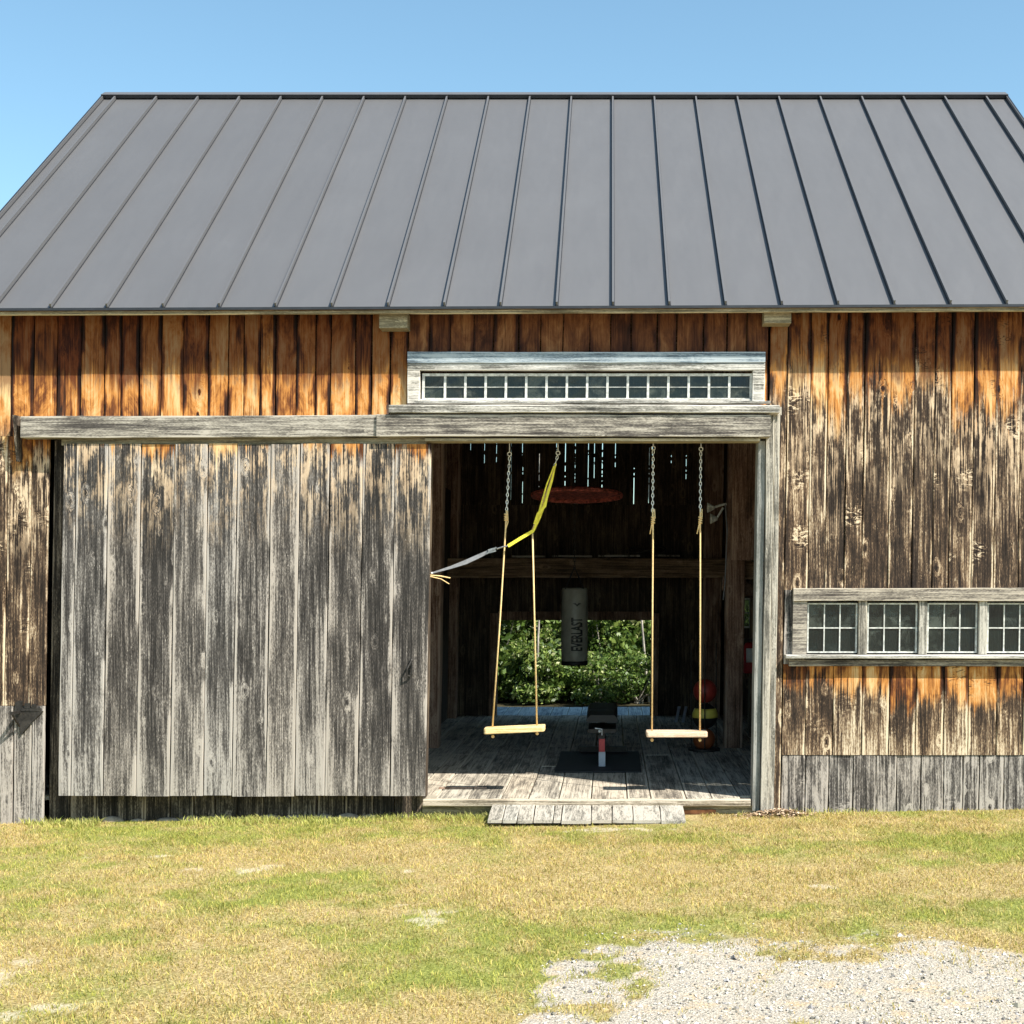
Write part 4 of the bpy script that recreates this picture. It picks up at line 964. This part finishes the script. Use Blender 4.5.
def shrub_variant(h,wd,n):
    bl=[(R(-wd,wd)*.6,R(-wd,wd)*.5,R(.15,1)*h*.85,R(.22,.42)*h*.5+.12,random.random()) for _ in range(12)]
    f=leaf_mesh('foliage',bl,n,.055)
    m=MB()
    for b in bl: m.tube([(R(-.1,.1),R(-.1,.1),-.03),(b[0]*.5+R(-.1,.1),b[1]*.5,b[2]*.55),(b[0],b[1],b[2])],.02,5,rs=[.022,.014,.006])
    return f,m
SV=[shrub_variant(h,w,n) for h,w,n in ((1.7,.9,4200),(2.3,1.1,5200),(1.3,.9,3400),(2.6,1.2,5600))]
SM=[]
for f,m in SV:
    o=m.build('stems',M['bark']); SM.append((f,o.data)); bpy.data.objects.remove(o)
def put(nm,meshes,loc,sc_,rz,label,cat,group):
    e=empty(nm,loc); e.rotation_euler[2]=rz; e.scale=(sc_,)*3; tag(e,label,cat,group)
    for n_,md in meshes:
        o=bpy.data.objects.new(n_,md); COL.objects.link(o); o.parent=e
    return e
spots=[]
for row,(y0,nn,x0,x1) in enumerate(((9.45,12,-2.8,2.4),(10.5,9,-4.2,4.4),(11.6,8,-5.2,5.4),(14,8,-6,6.5),(17,8,-7,8))):
    for i in range(nn):
        spots.append((x0+(x1-x0)*(i+.5)/nn+R(-.3,.3),y0+R(-.5,.5),row))
for k in range(8): spots.append((-1.7+k*.42+R(-.1,.1),9.75+R(-.3,.5),0 if k%2 else 1))
for i,(x,y,row) in enumerate(spots):
    v=2 if row==0 else random.choice([0,2,0,1]) if row==1 else random.choice([0,1,3,1])
    f,st=SM[v]
    put('shrub',[('foliage',f),('stems',st)],(x,y,0),R(.5,.7) if row==0 else R(.8,1.1),R(0,6.28),('low leafy green shrub right behind the back deck','bushy green shrub rising behind the low shrubs by the back deck','broad green shrub in the middle of the undergrowth behind the barn','tall green shrub deep in the undergrowth','tallest green shrub farthest back in the undergrowth')[row],'shrub','shrubs behind the barn')
def tree_variant(h,cr,n,tr=.08):
    m=MB(); pts=[];rs=[]
    for i in range(9): q=i/8; pts.append((math.sin(q*3)*.12*h/6+R(-.03,.03),R(-.05,.05)+q*.1,q*h*.92-.05)); rs.append(tr*(1-.8*q))
    m.tube(pts,tr,8,rs=rs); bl=[]
    for i in range(22):
        q=R(.62,.98); a=R(0,6.28); L=cr*(1.15-q*.75)*R(.5,1); k=pts[int(q*8)]
        e=(k[0]+L*math.cos(a),k[1]+L*math.sin(a),q*h+L*.35); m.tube([(k[0],k[1],q*h*.92),((k[0]+e[0])/2,(k[1]+e[1])/2,(q*h*.92+e[2])/2-.05),e],.02,5,rs=[.03,.018,.006])
        bl.append((e[0],e[1],e[2],R(.35,.65)*cr*.5+.2,random.random()))
    f=leaf_mesh('crown',bl,n,.085); o=m.build('trunk',M['bark']); td=o.data; bpy.data.objects.remove(o); return f,td
TV=[tree_variant(8.5,1.7,6500),tree_variant(7.5,1.4,5000,.06),tree_variant(9.5,2.2,8000,.1)]
tsp=[(.72,12.2,1,'thin pale trunked tree standing right of centre behind the back doorway'),(-.55,13.2,1,'thin pale trunked tree seen behind the punching bag'),(-1.6,15.5,0,None),(1.6,16.5,2,None),(3.6,13.5,0,None),(-3.8,14,0,None),(0.2,19.5,2,None),(-5.6,18,2,None),(5.8,18,2,None),(-1.1,11.2,1,'slim tree nearest the left edge of the back doorway')]
for x,y,v,lab in tsp:
    put('tree',[('crown',TV[v][0]),('trunk',TV[v][1])],(x,y,0),R(.9,1.1),R(0,6.28),lab or ('tall leafy tree deep in the woods behind the barn' if y>15 else 'leafy tree off to one side behind the barn'),'tree','trees in the woods behind the barn')
# saplings: bare thin stems in the opening
for x,y,sl_ in ((-1.05,9.2,'thin bare pale stem by the left swing rope, just behind the deck'),(.52,9.4,'thin bare pale stem at the right edge of the back doorway')):
    m=MB(); h=R(1.6,2.4); m.tube([(x,y,-.02),(x+R(-.1,.1),y,h*.5),(x+R(-.2,.2),y,h)],.02,6,rs=[.022,.016,.006])
    tag(m.build('bare_stem',M['bark']),sl_,'sapling','bare stems behind the barn')

# ------------------------------------------------------------------ light, sky, camera
sd=Vector((1.3,-1,1.85)).normalized()   # towards the sun
el=math.asin(sd.z); rot=math.atan2(sd.x,sd.y)
sl=bpy.data.lights.new('sun','SUN'); sl.energy=5.0; sl.angle=math.radians(.53); sl.color=(1,.95,.86)
so=bpy.data.objects.new('sun',sl); COL.objects.link(so); so.rotation_euler=(-sd).to_track_quat('-Z','Y').to_euler(); so.location=(20,-15,30)
w=bpy.data.worlds.new('World'); sc.world=w; w.use_nodes=True; nt=w.node_tree; bg=nt.nodes['Background']
sk=nt.nodes.new('ShaderNodeTexSky'); sk.sky_type='NISHITA'; sk.sun_disc=False; sk.sun_elevation=el; sk.sun_rotation=rot; sk.air_density=1.0; sk.dust_density=1.0; sk.ozone_density=4.0; sk.altitude=100
tm=nt.nodes.new('ShaderNodeMix'); tm.data_type='RGBA'; tm.blend_type='MULTIPLY'; tm.inputs[0].default_value=1; tm.inputs[7].default_value=(1.0,1.10,.93,1); nt.links.new(sk.outputs[0],tm.inputs[6]); nt.links.new(tm.outputs[2],bg.inputs[0]); bg.inputs[1].default_value=.132
cam=bpy.data.cameras.new('camera'); co=bpy.data.objects.new('camera',cam); COL.objects.link(co); sc.camera=co
co.location=(0,-D,CAMZ); co.rotation_euler=(math.radians(90),0,0); cam.sensor_fit='HORIZONTAL'; cam.sensor_width=36; cam.lens=36*F/1024
cam.shift_x=(512-CX)/1024; cam.shift_y=(CY-512)/1024; cam.clip_end=2000; cam.clip_start=.05
sc.render.engine='CYCLES'; sc.view_settings.view_transform='Standard'; sc.view_settings.look='None'; sc.view_settings.exposure=.88; sc.view_settings.gamma=1
sc.render.resolution_x=1024; sc.render.resolution_y=1024
